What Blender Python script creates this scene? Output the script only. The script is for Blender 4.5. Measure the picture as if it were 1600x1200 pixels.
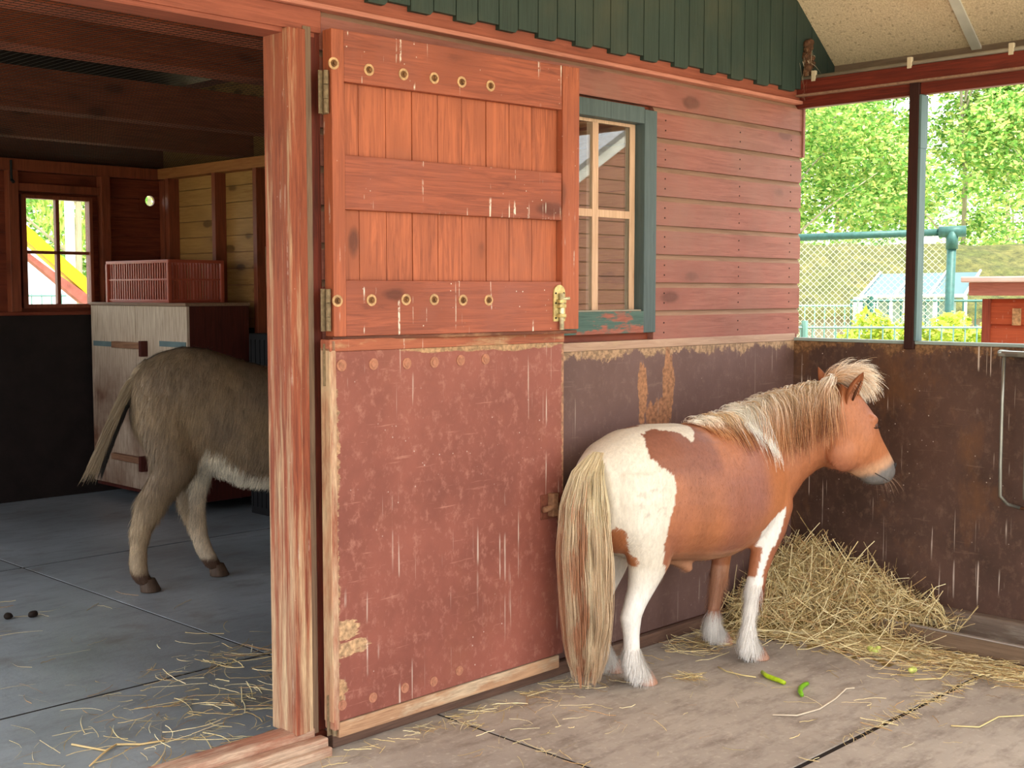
import bpy, bmesh, math, random
import numpy as np
from mathutils import Vector, Matrix, noise
from mathutils.bvhtree import BVHTree

random.seed(7)
rng = np.random.default_rng(7)
R = math.radians
sc = bpy.context.scene
for o in list(bpy.data.objects):
    bpy.data.objects.remove(o)

# ------------------------------------------------------------------ camera
EYE = 1.45
CF, YAW, PIT = 1950.0, R(45.47), R(4.24)
cam_d = bpy.data.cameras.new('camera')
cam = bpy.data.objects.new('camera', cam_d)
sc.collection.objects.link(cam)
cam_d.sensor_fit = 'HORIZONTAL'
cam_d.sensor_width = 36.0
cam_d.lens = CF / 1600.0 * 36.0
cam_d.clip_start = 0.05
cam_d.clip_end = 400
cam.location = (0, 0, EYE)
cam.rotation_euler = (R(90) - PIT, 0, -YAW)
cam.rotation_mode = 'XYZ'
sc.camera = cam

# ------------------------------------------------------------------ world, sun, exposure
w = bpy.data.worlds.new('sky')
sc.world = w
w.use_nodes = True
wn = w.node_tree
wn.nodes.clear()
w_out = wn.nodes.new('ShaderNodeOutputWorld')
w_bg = wn.nodes.new('ShaderNodeBackground')
w_mix = wn.nodes.new('ShaderNodeMix')
w_mix.data_type = 'RGBA'
w_sky = wn.nodes.new('ShaderNodeTexSky')
w_sky.sky_type = 'NISHITA'
w_sky.sun_disc = False
w_sky.sun_elevation = R(52)
w_sky.sun_rotation = R(190)
w_sky.air_density = 1.2
w_sky.dust_density = 3.0
w_scale = wn.nodes.new('ShaderNodeVectorMath')
w_scale.operation = 'SCALE'
w_scale.inputs[3].default_value = 0.14
wn.links.new(w_sky.outputs[0], w_scale.inputs[0])
w_mix.inputs[0].default_value = 0.8
wn.links.new(w_scale.outputs[0], w_mix.inputs[6])
w_mix.inputs[7].default_value = (1.0, 1.0, 1.0, 1)      # bright thin cloud
wn.links.new(w_mix.outputs[2], w_bg.inputs[0])
w_bg.inputs[1].default_value = 1.7
wn.links.new(w_bg.outputs[0], w_out.inputs[0])

sun_d = bpy.data.lights.new('sun', 'SUN')
sun_d.energy = 4.2
sun_d.angle = R(3)
sun_d.color = (1.0, 0.96, 0.88)
sun = bpy.data.objects.new('sun', sun_d)
sc.collection.objects.link(sun)
sun.rotation_euler = (R(27), R(-8), R(0))     # shines towards +y and down
sun.location = (0, -5, 12)

sc.view_settings.view_transform = 'Standard'
sc.view_settings.look = 'None'
sc.view_settings.exposure = 1.3
sc.view_settings.gamma = 1
sc.view_settings.use_curve_mapping = False
sc.cycles.max_bounces = 8
sc.cycles.diffuse_bounces = 5
sc.cycles.transparent_max_bounces = 16
sc.cycles.caustics_reflective = False
sc.cycles.caustics_refractive = False
sc.cycles.sample_clamp_indirect = 6

# ------------------------------------------------------------------ measuring helpers
_F = Vector((math.sin(YAW) * math.cos(PIT), math.cos(YAW) * math.cos(PIT), -math.sin(PIT)))
_R = Vector((math.cos(YAW), -math.sin(YAW), 0))
_U = _R.cross(_F)
_CAM = Vector((0, 0, EYE))

def ray(px, py):
    return _R * ((px - 800) / CF) - _U * ((py - 600) / CF) + _F

def hit(px, py, ax, val):
    d = ray(px, py)
    return _CAM + d * ((val - _CAM[ax]) / d[ax])

class Frame:
    """a body's own axes: u forward, s to its left, z up"""
    def __init__(self, x, y, deg):
        a = R(deg)
        self.o = Vector((x, y, 0)); self.u = Vector((math.cos(a), math.sin(a), 0)); self.v = Vector((-math.sin(a), math.cos(a), 0))
    def W(self, u, s, z):
        return self.o + self.u * u + self.v * s + Vector((0, 0, z))
    def L(self, p):
        q = Vector(p) - self.o
        return q.dot(self.u), q.dot(self.v), q.z
    def side(self, px, py, s):
        d = ray(px, py)
        t = (s - (_CAM - self.o).dot(self.v)) / d.dot(self.v)
        P = _CAM + d * t
        return (P - self.o).dot(self.u), P.z

# ------------------------------------------------------------------ mesh helpers
def link(o, parent=None):
    sc.collection.objects.link(o)
    if parent is not None:
        o.parent = parent
        o.matrix_parent_inverse = parent.matrix_world.inverted() if parent.type == 'EMPTY' and False else Matrix.Identity(4)
    return o

def obj(name, bm, mat, parent=None, smooth=False):
    me = bpy.data.meshes.new(name)
    bmesh.ops.recalc_face_normals(bm, faces=bm.faces[:])
    bm.to_mesh(me); bm.free()
    if isinstance(mat, (list, tuple)):
        for m in mat: me.materials.append(m)
    elif mat: me.materials.append(mat)
    if smooth:
        for p in me.polygons: p.use_smooth = True
    return link(bpy.data.objects.new(name, me), parent)

def empty(name, loc=(0, 0, 0), rz=0.0, parent=None):
    o = bpy.data.objects.new(name, None)
    o.empty_display_size = .1
    link(o, parent)
    o.location = loc; o.rotation_euler = (0, 0, rz)
    return o

def tag(o, label=None, cat=None, group=None, kind=None):
    if label: o['label'] = label
    if cat: o['category'] = cat
    if group: o['group'] = group
    if kind: o['kind'] = kind
    return o

def S(o, label=None):
    return tag(o, label, None, None, 'structure')

def box(bm, x0, x1, y0, y1, z0, z1, bev=0.0, M=None, mi=0):
    if x0 > x1: x0, x1 = x1, x0
    if y0 > y1: y0, y1 = y1, y0
    if z0 > z1: z0, z1 = z1, z0
    r = bmesh.ops.create_cube(bm, size=1)
    vs = r['verts']
    for v in vs:
        v.co = Vector(((x0 + x1) / 2 + v.co.x * (x1 - x0), (y0 + y1) / 2 + v.co.y * (y1 - y0), (z0 + z1) / 2 + v.co.z * (z1 - z0)))
    fs = list({f for v in vs for f in v.link_faces})
    if bev > 0:
        es = list({e for v in vs for e in v.link_edges})
        rr = bmesh.ops.bevel(bm, geom=es, offset=min(bev, .45 * min(x1 - x0, y1 - y0, z1 - z0)), segments=2, affect='EDGES', profile=.6)
        fs = list({f for f in rr['faces']} | {f for v in rr['verts'] for f in v.link_faces})
        vs = list({v for f in fs for v in f.verts})
    if M is not None:
        for v in vs: v.co = M @ v.co
    for f in fs: f.material_index = mi
    return vs

def rod(bm, a, b, r, seg=8, r2=None, caps=True):
    a = Vector(a); b = Vector(b); d = b - a
    L = d.length
    if L < 1e-6: return
    q = d.to_track_quat('Z', 'Y').to_matrix().to_4x4()
    M = Matrix.Translation((a + b) / 2) @ q
    return bmesh.ops.create_cone(bm, cap_ends=caps, segments=seg, radius1=r, radius2=r if r2 is None else r2, depth=L, matrix=M)['verts']

def tube(bm, pts, rad, seg=8, closed=False):
    pts = [Vector(p) for p in pts]
    n = len(pts)
    rads = rad if isinstance(rad, (list, tuple)) else [rad] * n
    rings = []
    up = Vector((0, 0, 1))
    prev = None
    for i, p in enumerate(pts):
        t = (pts[min(i + 1, n - 1)] - pts[max(i - 1, 0)]).normalized()
        if prev is None:
            a = t.cross(up)
            if a.length < .05: a = t.cross(Vector((1, 0, 0)))
        else:
            a = prev - t * prev.dot(t)
        a.normalize(); prev = a
        b = t.cross(a)
        rings.append([bm.verts.new(p + (a * math.cos(2 * math.pi * k / seg) + b * math.sin(2 * math.pi * k / seg)) * rads[i]) for k in range(seg)])
    for i in range(n - 1):
        for k in range(seg):
            bm.faces.new((rings[i][k], rings[i][(k + 1) % seg], rings[i + 1][(k + 1) % seg], rings[i + 1][k]))
    if not closed:
        bm.faces.new(rings[0][::-1]); bm.faces.new(rings[-1])

def prism(bm, poly, fn, d0, d1, mi=0):
    """poly of (a,b); fn(a,b,d)->Vector; extruded from d0 to d1"""
    A = [bm.verts.new(fn(a, b, d0)) for a, b in poly]
    B = [bm.verts.new(fn(a, b, d1)) for a, b in poly]
    f = [bm.faces.new(A), bm.faces.new(B[::-1])]
    n = len(poly)
    for i in range(n):
        f.append(bm.faces.new((A[i], B[i], B[(i + 1) % n], A[(i + 1) % n])))
    for q in f: q.material_index = mi

def loft(bm, rings):
    """rings: list of lists of Vectors, capped with a centre vertex"""
    vr = [[bm.verts.new(p) for p in r] for r in rings]
    n = len(vr[0])
    for i in range(len(vr) - 1):
        for k in range(n):
            bm.faces.new((vr[i][k], vr[i][(k + 1) % n], vr[i + 1][(k + 1) % n], vr[i + 1][k]))
    for r, flip in ((vr[0], True), (vr[-1], False)):
        c = bm.verts.new(sum((v.co for v in r), Vector()) / n)
        for k in range(n):
            a, b = r[k], r[(k + 1) % n]
            bm.faces.new((c, b, a) if flip else (c, a, b))

def ell(c, a, b, up, dn=None, n=20, p=1.0):
    """ellipse ring: centre c, side vector a, up vector b (already scaled), dn scale of lower half"""
    out = []
    for k in range(n):
        t = 2 * math.pi * k / n
        ct, st = math.cos(t), math.sin(t)
        cc = math.copysign(abs(ct) ** p, ct); ss = math.copysign(abs(st) ** p, st)
        out.append(c + a * cc + b * (up if ss > 0 else (dn if dn is not None else up)) * ss)
    return out

def fast_mesh(name, verts, faces4, mat, parent=None, cols=None, attr='col', smooth=False):
    me = bpy.data.meshes.new(name)
    verts = np.asarray(verts, np.float32).reshape(-1, 3)
    faces4 = np.asarray(faces4, np.int32)
    k = faces4.shape[1]
    me.vertices.add(len(verts)); me.vertices.foreach_set('co', verts.ravel())
    me.loops.add(faces4.size); me.loops.foreach_set('vertex_index', faces4.ravel())
    me.polygons.add(len(faces4))
    me.polygons.foreach_set('loop_start', np.arange(0, faces4.size, k, dtype=np.int32))
    me.polygons.foreach_set('loop_total', np.full(len(faces4), k, np.int32))
    if smooth: me.polygons.foreach_set('use_smooth', np.ones(len(faces4), bool))
    me.update(calc_edges=True)
    if cols is not None:
        a = me.color_attributes.new(attr, 'FLOAT_COLOR', 'POINT')
        c = np.ones((len(verts), 4), np.float32); c[:, :3] = cols
        a.data.foreach_set('color', c.ravel())
    if mat: me.materials.append(mat)
    return link(bpy.data.objects.new(name, me), parent)

def ribbons(name, paths, widths, mat, parent=None, cols=None, sides=None, taper=True):
    """paths (N,K,3); widths (N,), cols (N,3); sides (N,K,3) side direction or None = random"""
    P = np.asarray(paths, float); N, K, _ = P.shape
    T = np.gradient(P, axis=1)
    T /= np.linalg.norm(T, axis=2, keepdims=True) + 1e-9
    if sides is None:
        rnd = rng.normal(size=(N, 1, 3))
        Sd = np.cross(T, rnd)
    else:
        Sd = sides
    Sd = Sd / (np.linalg.norm(Sd, axis=2, keepdims=True) + 1e-9)
    tp = np.linspace(1, .25, K) if taper else np.ones(K)
    wv = Sd * (np.asarray(widths)[:, None, None] * tp[None, :, None] * .5)
    V = np.stack([P - wv, P + wv], axis=2)           # N,K,2,3
    idx = np.arange(N * K * 2).reshape(N, K, 2)
    Fq = np.stack([idx[:, :-1, 0], idx[:, :-1, 1], idx[:, 1:, 1], idx[:, 1:, 0]], axis=-1).reshape(-1, 4)
    C = None
    if cols is not None:
        c = np.asarray(cols)
        if c.ndim == 2: c = np.repeat(c[:, None, :], K, axis=1)
        C = np.repeat(c[:, :, None, :], 2, axis=2).reshape(-1, 3)
    return fast_mesh(name, V.reshape(-1, 3), Fq, mat, parent, C)

def lin(c):
    """sRGB 0-255 -> linear"""
    return tuple(((v / 255) / 12.92 if v / 255 <= .04045 else ((v / 255 + .055) / 1.055) ** 2.4) for v in c)

# ------------------------------------------------------------------ material helper
class Nd:
    def __init__(s, name, coord='Object'):
        s.m = bpy.data.materials.new(name); s.m.use_nodes = True
        s.t = s.m.node_tree; s.n = s.t.nodes; s.n.clear()
        s.out = s.n.new('ShaderNodeOutputMaterial'); s.b = s.n.new('ShaderNodeBsdfPrincipled')
        s.t.links.new(s.b.outputs[0], s.out.inputs[0])
        s.b.inputs['Roughness'].default_value = .7
        s.tc = s.n.new('ShaderNodeTexCoord').outputs[coord]
    def l(s, a, b): s.t.links.new(a, b)
    def map(s, scale=(1, 1, 1), rot=(0, 0, 0), loc=(0, 0, 0)):
        m = s.n.new('ShaderNodeMapping'); m.inputs['Scale'].default_value = scale; m.inputs['Rotation'].default_value = rot
        m.inputs['Location'].default_value = loc
        s.l(s.tc, m.inputs[0]); return m.outputs[0]
    def noise(s, scale=5, detail=4, rough=.55, vec=None, dist=0):
        q = s.n.new('ShaderNodeTexNoise'); q.inputs['Scale'].default_value = scale; q.inputs['Detail'].default_value = detail
        q.inputs['Roughness'].default_value = rough; q.inputs['Distortion'].default_value = dist
        s.l(vec if vec is not None else s.tc, q.inputs['Vector']); return q.outputs['Fac']
    def vor(s, scale=5, vec=None, feature='F1', out='Distance', rnd=1):
        q = s.n.new('ShaderNodeTexVoronoi'); q.inputs['Scale'].default_value = scale; q.feature = feature
        q.inputs['Randomness'].default_value = rnd
        s.l(vec if vec is not None else s.tc, q.inputs['Vector']); return q.outputs[out]
    def ramp(s, f, lo, hi, a=0.0, b=1.0):
        q = s.n.new('ShaderNodeMapRange'); q.inputs[1].default_value = lo; q.inputs[2].default_value = hi
        q.inputs[3].default_value = a; q.inputs[4].default_value = b
        s.l(f, q.inputs[0]); return q.outputs[0]
    def mul(s, a, b, op='MULTIPLY'):
        q = s.n.new('ShaderNodeMath'); q.operation = op
        for i, v in ((0, a), (1, b)):
            if isinstance(v, (int, float)): q.inputs[i].default_value = v
            else: s.l(v, q.inputs[i])
        return q.outputs[0]
    def mix(s, f, a, b, mode='MIX'):
        q = s.n.new('ShaderNodeMix'); q.data_type = 'RGBA'; q.blend_type = mode
        if isinstance(f, (int, float)): q.inputs[0].default_value = f
        else: s.l(f, q.inputs[0])
        for i, v in ((6, a), (7, b)):
            if isinstance(v, (tuple, list)): q.inputs[i].default_value = (*v[:3], 1)
            else: s.l(v, q.inputs[i])
        return q.outputs[2]
    def xyz(s, i, vec=None):
        q = s.n.new('ShaderNodeSeparateXYZ'); s.l(vec if vec is not None else s.tc, q.inputs[0]); return q.outputs[i]
    def attr(s, name='col', out='Color'):
        q = s.n.new('ShaderNodeAttribute'); q.attribute_name = name; return q.outputs[out]
    def color(s, c):
        if isinstance(c, (tuple, list)): s.b.inputs['Base Color'].default_value = (*c[:3], 1)
        else: s.l(c, s.b.inputs['Base Color'])
    def bump(s, h, strength=.3, dist=.01):
        q = s.n.new('ShaderNodeBump'); q.inputs['Strength'].default_value = strength; q.inputs['Distance'].default_value = dist
        s.l(h, q.inputs['Height']); s.l(q.outputs[0], s.b.inputs['Normal'])
    def rough(s, v):
        if isinstance(v, (int, float)): s.b.inputs['Roughness'].default_value = v
        else: s.l(v, s.b.inputs['Roughness'])
    def spec(s, v): s.b.inputs['Specular IOR Level'].default_value = v

def plain(name, c, rough=.7, metal=0, var=.12, scale=8, spec=.3, bump=0):
    n = Nd(name); c = lin(c)
    f = n.ramp(n.noise(scale, 4), .3, .7)
    n.color(n.mix(f, tuple(v * (1 - var) for v in c), tuple(min(1, v * (1 + var)) for v in c)))
    n.rough(rough); n.spec(spec); n.b.inputs['Metallic'].default_value = metal
    if bump: n.bump(n.noise(scale * 6, 3), bump, .004)
    return n.m

def wood(name, base, dark, wear=None, axis='x', grain=1.0, wearlo=.62, wearhi=.7, drip=0.0, knots=0.0, rough=.6,
         dirt=None, dirtlo=.5, dirthi=.75, wearscale=3.0, bump=.25, spec=.3, dripcol=(225, 215, 200), coord='Object', wearaxis=None, wearz=None, wearstretch=1.0):
    n = Nd(name, coord)
    sx = {'x': (1.2, 22, 22), 'y': (22, 1.2, 22), 'z': (22, 22, 1.2)}[axis]
    g = n.noise(3.2 * grain, 7, .68, n.map(sx), 1.0)
    fine = n.noise(9 * grain, 3, .6, n.map(tuple(v * 1.5 for v in sx)))
    big = n.noise(1.6, 3, .5)
    c = n.mix(n.ramp(g, .36, .62), lin(dark), lin(base))
    c = n.mix(n.ramp(big, .35, .7, 0, .45), c, tuple(min(1, v * 1.18) for v in lin(base)))
    if knots:
        wob = n.noise(7, 3, .6)
        v = n.vor(6.0, n.map({'x': (.45, 0, 1.1), 'y': (0, .45, 1.1), 'z': (1.1, 0, .5)}[axis]))
        c = n.mix(n.ramp(n.mul(v, n.mul(wob, .2), 'SUBTRACT'), .02, .09, min(1, knots * 1.25), 0), c, tuple(v * .42 for v in lin(dark)))
        # soft darker halo of grain round the knots
        c = n.mix(n.mul(n.ramp(v, .15, .45, .6, 0), n.ramp(g, .4, .6)), c, tuple(v * .7 for v in lin(dark)))
    if dirt:
        d = n.noise(2.3, 5, .65)
        c = n.mix(n.ramp(d, dirtlo, dirthi, 0, .8), c, lin(dirt))
    h = g
    if wear:
        wx = {'x': (1, 4, 4), 'y': (4, 1, 4), 'z': (4 * wearstretch, 4 * wearstretch, 1 / wearstretch)}[wearaxis or axis]
        q = n.noise(wearscale, 7, .68, n.map(wx))
        if wearz:
            q = n.mul(q, n.ramp(n.xyz(2), wearz[0], wearz[1], wearz[2], 0), 'ADD')
        m = n.ramp(q, wearlo, wearhi)
        c = n.mix(m, c, n.mix(n.ramp(fine, .35, .65), tuple(v * .62 for v in lin(wear)), lin(wear)))
    if drip:
        # old white bird droppings running down, thin in x/y and long in z
        q = n.noise(1.0, 2, .4, n.map((75, 75, 2.2)))
        q2 = n.noise(1.0, 2, .5, n.map((7, 7, 9)))
        q3 = n.noise(60, 2, .5)
        m = n.mul(n.ramp(q, .655, .69), n.mul(n.ramp(q2, .5, .58), n.ramp(q3, .35, .5)))
        c = n.mix(n.mul(m, drip), c, lin(dripcol))
        sp = n.vor(38)
        sq = n.noise(4, 2)
        c = n.mix(n.mul(n.mul(n.ramp(sp, .07, .1, 1, 0), n.ramp(sq, .5, .62)), drip), c, lin(dripcol))
    n.color(c); n.rough(rough); n.spec(spec)
    n.bump(n.mul(fine, g, 'ADD'), bump, .003)
    return n.m
# ================================================================== materials
M_siding = wood('siding_red', (148, 92, 80), (120, 70, 58), axis='x', knots=.55, drip=0, rough=.62, dirt=(138, 100, 88), dirtlo=.45, dirthi=.8)
M_ledge = wood('siding_ledge', (150, 118, 98), (124, 92, 74), axis='x', rough=.8)
M_fascia = wood('fascia_red', (150, 82, 62), (116, 58, 42), axis='x', knots=.5, rough=.6)
M_door = wood('door_orange_stain', (178, 98, 64), (128, 66, 42), axis='z', knots=.7, drip=0, rough=.55, spec=.35, dirt=(150, 88, 66), dirtlo=.55, dirthi=.8)
M_doorx = wood('door_orange_rail', (158, 86, 62), (116, 60, 44), axis='x', knots=.6, drip=.9, rough=.55, dirt=(140, 84, 72), dirtlo=.48, dirthi=.8)
M_doorz = wood('door_orange_stile', (168, 92, 62), (130, 68, 46), axis='z', knots=.5, drip=.35, rough=.55)
M_worn = wood('worn_stile', (156, 100, 78), (118, 70, 54), wear=(212, 180, 148), axis='z', wearlo=.40, wearhi=.56, wearscale=2.2, rough=.8)
M_jamb = wood('jamb_red', (146, 80, 56), (104, 52, 38), wear=(204, 174, 138), axis='z', wearlo=.54, wearhi=.74, wearscale=3.0, rough=.75, drip=.2, wearz=(.3, 1.6, .15), wearstretch=2.2, bump=.5)
M_thresh = wood('threshold_worn', (160, 110, 88), (118, 78, 62), wear=(200, 172, 148), axis='x', wearlo=.42, wearhi=.6, rough=.8)
M_bare = wood('bare_bottom_board', (188, 150, 116), (140, 104, 80), wear=(205, 180, 150), axis='x', wearlo=.5, wearhi=.6, rough=.85)
M_intwood = wood('interior_red_wood', (134, 66, 44), (98, 44, 30), axis='x', knots=.4, rough=.5, spec=.3)
M_intwoodz = wood('interior_red_stud', (146, 76, 50), (104, 52, 34), axis='z', knots=.3, rough=.45, spec=.4)
M_joist = wood('joist_brown', (176, 96, 64), (124, 62, 42), axis='x', knots=.5, rough=.7)
M_yellow = wood('natural_pine', (176, 134, 78), (148, 104, 54), axis='y', knots=.8, rough=.5, spec=.35)
M_darkpaint = plain('dark_lower_panel', (34, 26, 24), .8, var=.3)
M_darkred = wood('dark_red_panel', (84, 36, 28), (58, 24, 18), axis='z', rough=.6)
M_roofdark = plain('roof_underside', (58, 50, 42), .9)
M_green = wood('green_paint', (50, 64, 57), (36, 49, 43), axis='z', rough=.6, dirt=(70, 72, 58), dirtlo=.5, dirthi=.8, bump=.15)
M_wingreen = wood('window_green_paint', (80, 94, 94), (62, 76, 76), axis='z', rough=.55, bump=.12)
M_sillgreen = wood('worn_green_sill', (78, 102, 94), (58, 80, 74), wear=(160, 96, 80), axis='x', wearlo=.5, wearhi=.56, wearscale=4, rough=.7)
M_muntin = wood('pale_glazing_bar', (212, 176, 146), (176, 138, 108), axis='z', rough=.6, bump=.1)
M_steel = plain('galvanised_steel', (150, 150, 142), .42, .75, var=.2)
M_rust = plain('rusty_iron', (128, 92, 68), .75, .25, var=.4, scale=50, bump=.6)
M_rustlight = plain('rusty_washer', (196, 158, 116), .7, .2, var=.4, scale=60, bump=.5)
M_brass = plain('brassy_bolt', (196, 176, 120), .45, .6, var=.35, scale=60, bump=.4)
M_dark = plain('near_black_brown', (30, 18, 14), .9)  # one near-black brown for nail heads, screws and lash lines
M_white = plain('white_paint', (214, 210, 200), .6)
M_conduit = plain('grey_conduit', (150, 142, 128), .6)

# plywood kick panels ------------------------------------------------
def ply(name, base, dark, light, scr=.5, drip=.6, flake=None, chipz=None, rust=0.0, rough=.6, dripx=75, chipmap=(1, 1, .2)):
    n = Nd(name)
    a = n.noise(2.2, 6, .62)
    c = n.mix(n.ramp(a, .32, .68), lin(dark), lin(base))
    fine = n.noise(26, 6, .75, n.map((1, 1, .8)))
    c = n.mix(n.ramp(fine, .52, .75, 0, scr), c, lin(light))
    if rust:
        r = n.noise(3.2, 5, .7, n.map((1, 1, .6)))
        c = n.mix(n.ramp(r, .53, .7, 0, rust), c, lin((128, 86, 52)))
    # scratches
    w1 = n.noise(5, 4, .6, n.map((1, 1, 14), rot=(0, R(55), 0)))
    c = n.mix(n.ramp(w1, .64, .72, 0, scr * .8), c, lin(light))
    if flake:
        z = n.xyz(2)
        lo, hi, colr = flake
        q = n.noise(9, 7, .75, n.map((1, 1, .7)))
        zz = n.mul(n.ramp(z, lo, hi), n.ramp(q, .2, .75), 'ADD')
        c = n.mix(n.ramp(zz, 1.25, 1.35), c, n.mix(n.ramp(n.noise(70, 3), .4, .6), tuple(v * .5 for v in lin(colr)), lin(colr)))
    if chipz:
        for (cx, cz, rx, rz, colr) in chipz:
            q = n.noise(16, 6, .75, n.map(chipmap))
            X = n.mul(n.mul(n.xyz(0), cx, 'SUBTRACT'), 1 / rx); Z = n.mul(n.mul(n.xyz(2), cz, 'SUBTRACT'), 1 / rz)
            r2 = n.mul(n.mul(X, X), n.mul(Z, Z), 'ADD')
            k = n.mul(n.ramp(r2, 0, 1.8, 1, 0), n.ramp(q, .3, .7), 'ADD')
            c = n.mix(n.ramp(k, 1.02, 1.08), c, n.mix(n.ramp(n.noise(60, 4), .35, .65), tuple(v * .45 for v in lin(colr)), lin(colr)))
    if drip:
        q = n.noise(1.0, 2, .4, n.map((dripx, dripx, 1.6)))
        q2 = n.noise(1.0, 2, .5, n.map((6, 6, 5)))
        m = n.mul(n.ramp(q, .655, .69), n.ramp(q2, .5, .6))
        c = n.mix(n.mul(m, drip), c, lin((212, 196, 182)))
        sp = n.vor(30); sq = n.noise(3, 2)
        c = n.mix(n.mul(n.mul(n.ramp(sp, .06, .09, 1, 0), n.ramp(sq, .48, .62)), drip), c, lin((220, 205, 195)))
    n.color(c); n.rough(rough); n.spec(.3)
    n.bump(n.mul(fine, a, 'ADD'), .3, .003)
    return n.m

M_kick = ply('purple_brown_plywood', (112, 86, 80), (92, 68, 62), (140, 116, 104), .4, .25, flake=(1.11, 1.225, (176, 142, 110)),
             chipz=[(3.955, 1.02, .035, .16, (178, 126, 90)), (4.13, 1.08, .04, .2, (172, 122, 88)), (4.05, .93, .10, .08, (166, 116, 84))], rough=.5)
M_leaf_ply = ply('door_plywood', (156, 90, 78), (134, 74, 64), (186, 128, 112), .6, .9, rust=.15, rough=.55)
M_half = ply('stained_brown_plywood', (96, 70, 60), (66, 48, 40), (128, 102, 86), .6, .8, flake=(1.08, 1.24, (140, 104, 72)), rust=.5, rough=.6, dripx=120)

# concrete floor -----------------------------------------------------
def concrete():
    n = Nd('concrete_floor')
    a = n.noise(.9, 6, .6); b = n.noise(7, 6, .7, n.map((.6, 1.6, 1)))
    c = n.mix(n.ramp(a, .35, .65), lin((150, 140, 130)), lin((186, 176, 164)))
    c = n.mix(n.ramp(b, .48, .7, 0, .75), c, lin((114, 102, 92)))
    m = n.noise(40, 4, .6)
    c = n.mix(n.ramp(m, .55, .75, 0, .5), c, lin((204, 194, 180)))
    d = n.noise(2.6, 5, .7)
    c = n.mix(n.ramp(d, .58, .7, 0, .55), c, lin((104, 90, 76)))
    # stable floor: bluish cast of window and sky light put into the grey; smoother
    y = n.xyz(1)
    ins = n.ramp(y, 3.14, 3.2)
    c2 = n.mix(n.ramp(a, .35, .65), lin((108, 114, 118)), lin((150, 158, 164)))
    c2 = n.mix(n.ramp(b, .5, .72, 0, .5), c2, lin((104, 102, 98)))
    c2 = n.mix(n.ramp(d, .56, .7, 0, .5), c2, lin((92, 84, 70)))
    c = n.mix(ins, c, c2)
    n.color(c)
    n.rough(n.mul(n.ramp(ins, 0, 1, .8, .38), n.ramp(b, .3, .7, .9, 1.15)))
    n.spec(.4)
    n.bump(n.mul(b, m, 'ADD'), .3, .004)
    return n.m
M_floor = concrete()

# ================================================================== setting
FY = 3.15
def X(px, y=FY, py=350): return hit(px, py, 1, y).x
def Z(py, px, y=FY): return hit(px, py, 1, y).z

# floor slabs with open joints
bm = bmesh.new()
xs = [-3.8, -1.6, .61, 2.815, 5.02, 5.6]
ys = [-2.4, -.22, 1.985, 4.15, 6.385, 8.62]
for i in range(len(xs) - 1):
    for j in range(len(ys) - 1):
        box(bm, xs[i] + .007, xs[i + 1] - .007, ys[j] + .011, ys[j + 1] - .011, -.12, 0, .002)
S(obj('floor', bm, M_floor), 'worn grey concrete slab floor with dirty joints')
bm = bmesh.new(); box(bm, -3.8, 5.6, -2.4, 8.6, -.2, -.004)
S(obj('floor_bed', bm, plain('joint_dirt', (36, 28, 24), .95, var=.3, scale=20)))

def siding(bm, bl, x0, x1, zlist, y, depth=.02, lip=.022):
    """lap boards: face down to the lip, bevelled ledge at the top"""
    for z1, z0 in zip(zlist[:-1], zlist[1:]):
        zt = z1 - lip
        P = [(y, z0), (y, zt), (y + depth * .8, z1 + .004), (y + depth + .012, z1 + .004), (y + depth + .012, z0)]
        A = [bm.verts.new((x0, a, b)) for a, b in P]; B = [bm.verts.new((x1, a, b)) for a, b in P]
        bm.faces.new(A); bm.faces.new(B[::-1])
        for i in range(len(P)):
            f = bm.faces.new((A[i], B[i], B[(i + 1) % 5], A[(i + 1) % 5]))
            f.material_index = 1 if i == 1 else 0

zs = [2.312, 2.19, 2.071, 1.954, 1.837, 1.719, 1.602, 1.487, 1.373, 1.252]
WX0, WX1, WZ0, WZ1 = 3.16, X(1022), 1.285, 2.19
bm = bmesh.new()
siding(bm, 0, 2.36, 5.12, zs[:2], FY)
siding(bm, 0, WX1, 5.12, zs[1:], FY)
siding(bm, 0, 2.36, WX0, zs[1:], FY)
S(obj('wall_front', bm, [M_siding, M_ledge]), 'reddish brown lapped board wall beside the window')
# nail heads
bm = bmesh.new()
for z1, z0 in zip(zs[1:-1], zs[2:]):
    for x in (WX1 + .07, 4.62, 5.03):
        for dz in (.03, .07):
            rod(bm, (x, FY - .001, z0 + dz), (x, FY + .002, z0 + dz), .0035, 6)
S(obj('trim_1', bm, M_dark))
# backing wall with the window hole
bm = bmesh.new()
for a in ((2.34, WX0, 0, 2.9), (WX1 - .02, 5.1, 0, 2.9), (WX0, WX1 - .02, 0, WZ0 + .01), (WX0, WX1 - .02, WZ1 - .01, 2.9), (1.12, 2.34, 2.25, 2.9), (-1.2, 1.12, 0, 2.9)):
    box(bm, a[0], a[1], FY + .03, 3.25, a[2], a[3])
S(obj('wall_core', bm, M_intwood))
# fascia board above, header ledge
bm = bmesh.new()
box(bm, -1.2, 5.13, FY - .012, FY + .03, 2.318, 2.47, .004)
S(obj('trim_2', bm, M_fascia), 'red fascia board under the green boards')
bm = bmesh.new()
box(bm, -1.2, 5.13, FY - .03, FY + .02, 2.306, 2.322, .004)
S(obj('trim_3', bm, wood('ledge_strip', (186, 122, 104), (150, 90, 74), axis='x')), 'thin projecting ledge strip')
bm = bmesh.new()
box(bm, 1.1, 2.36, FY - .01, FY + .03, 2.236, 2.306, .004)
box(bm, 1.1, 2.34, FY - .002, 3.25, 2.222, 2.24, .002)
S(obj('trim_4', bm, M_fascia), 'door header board')
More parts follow.
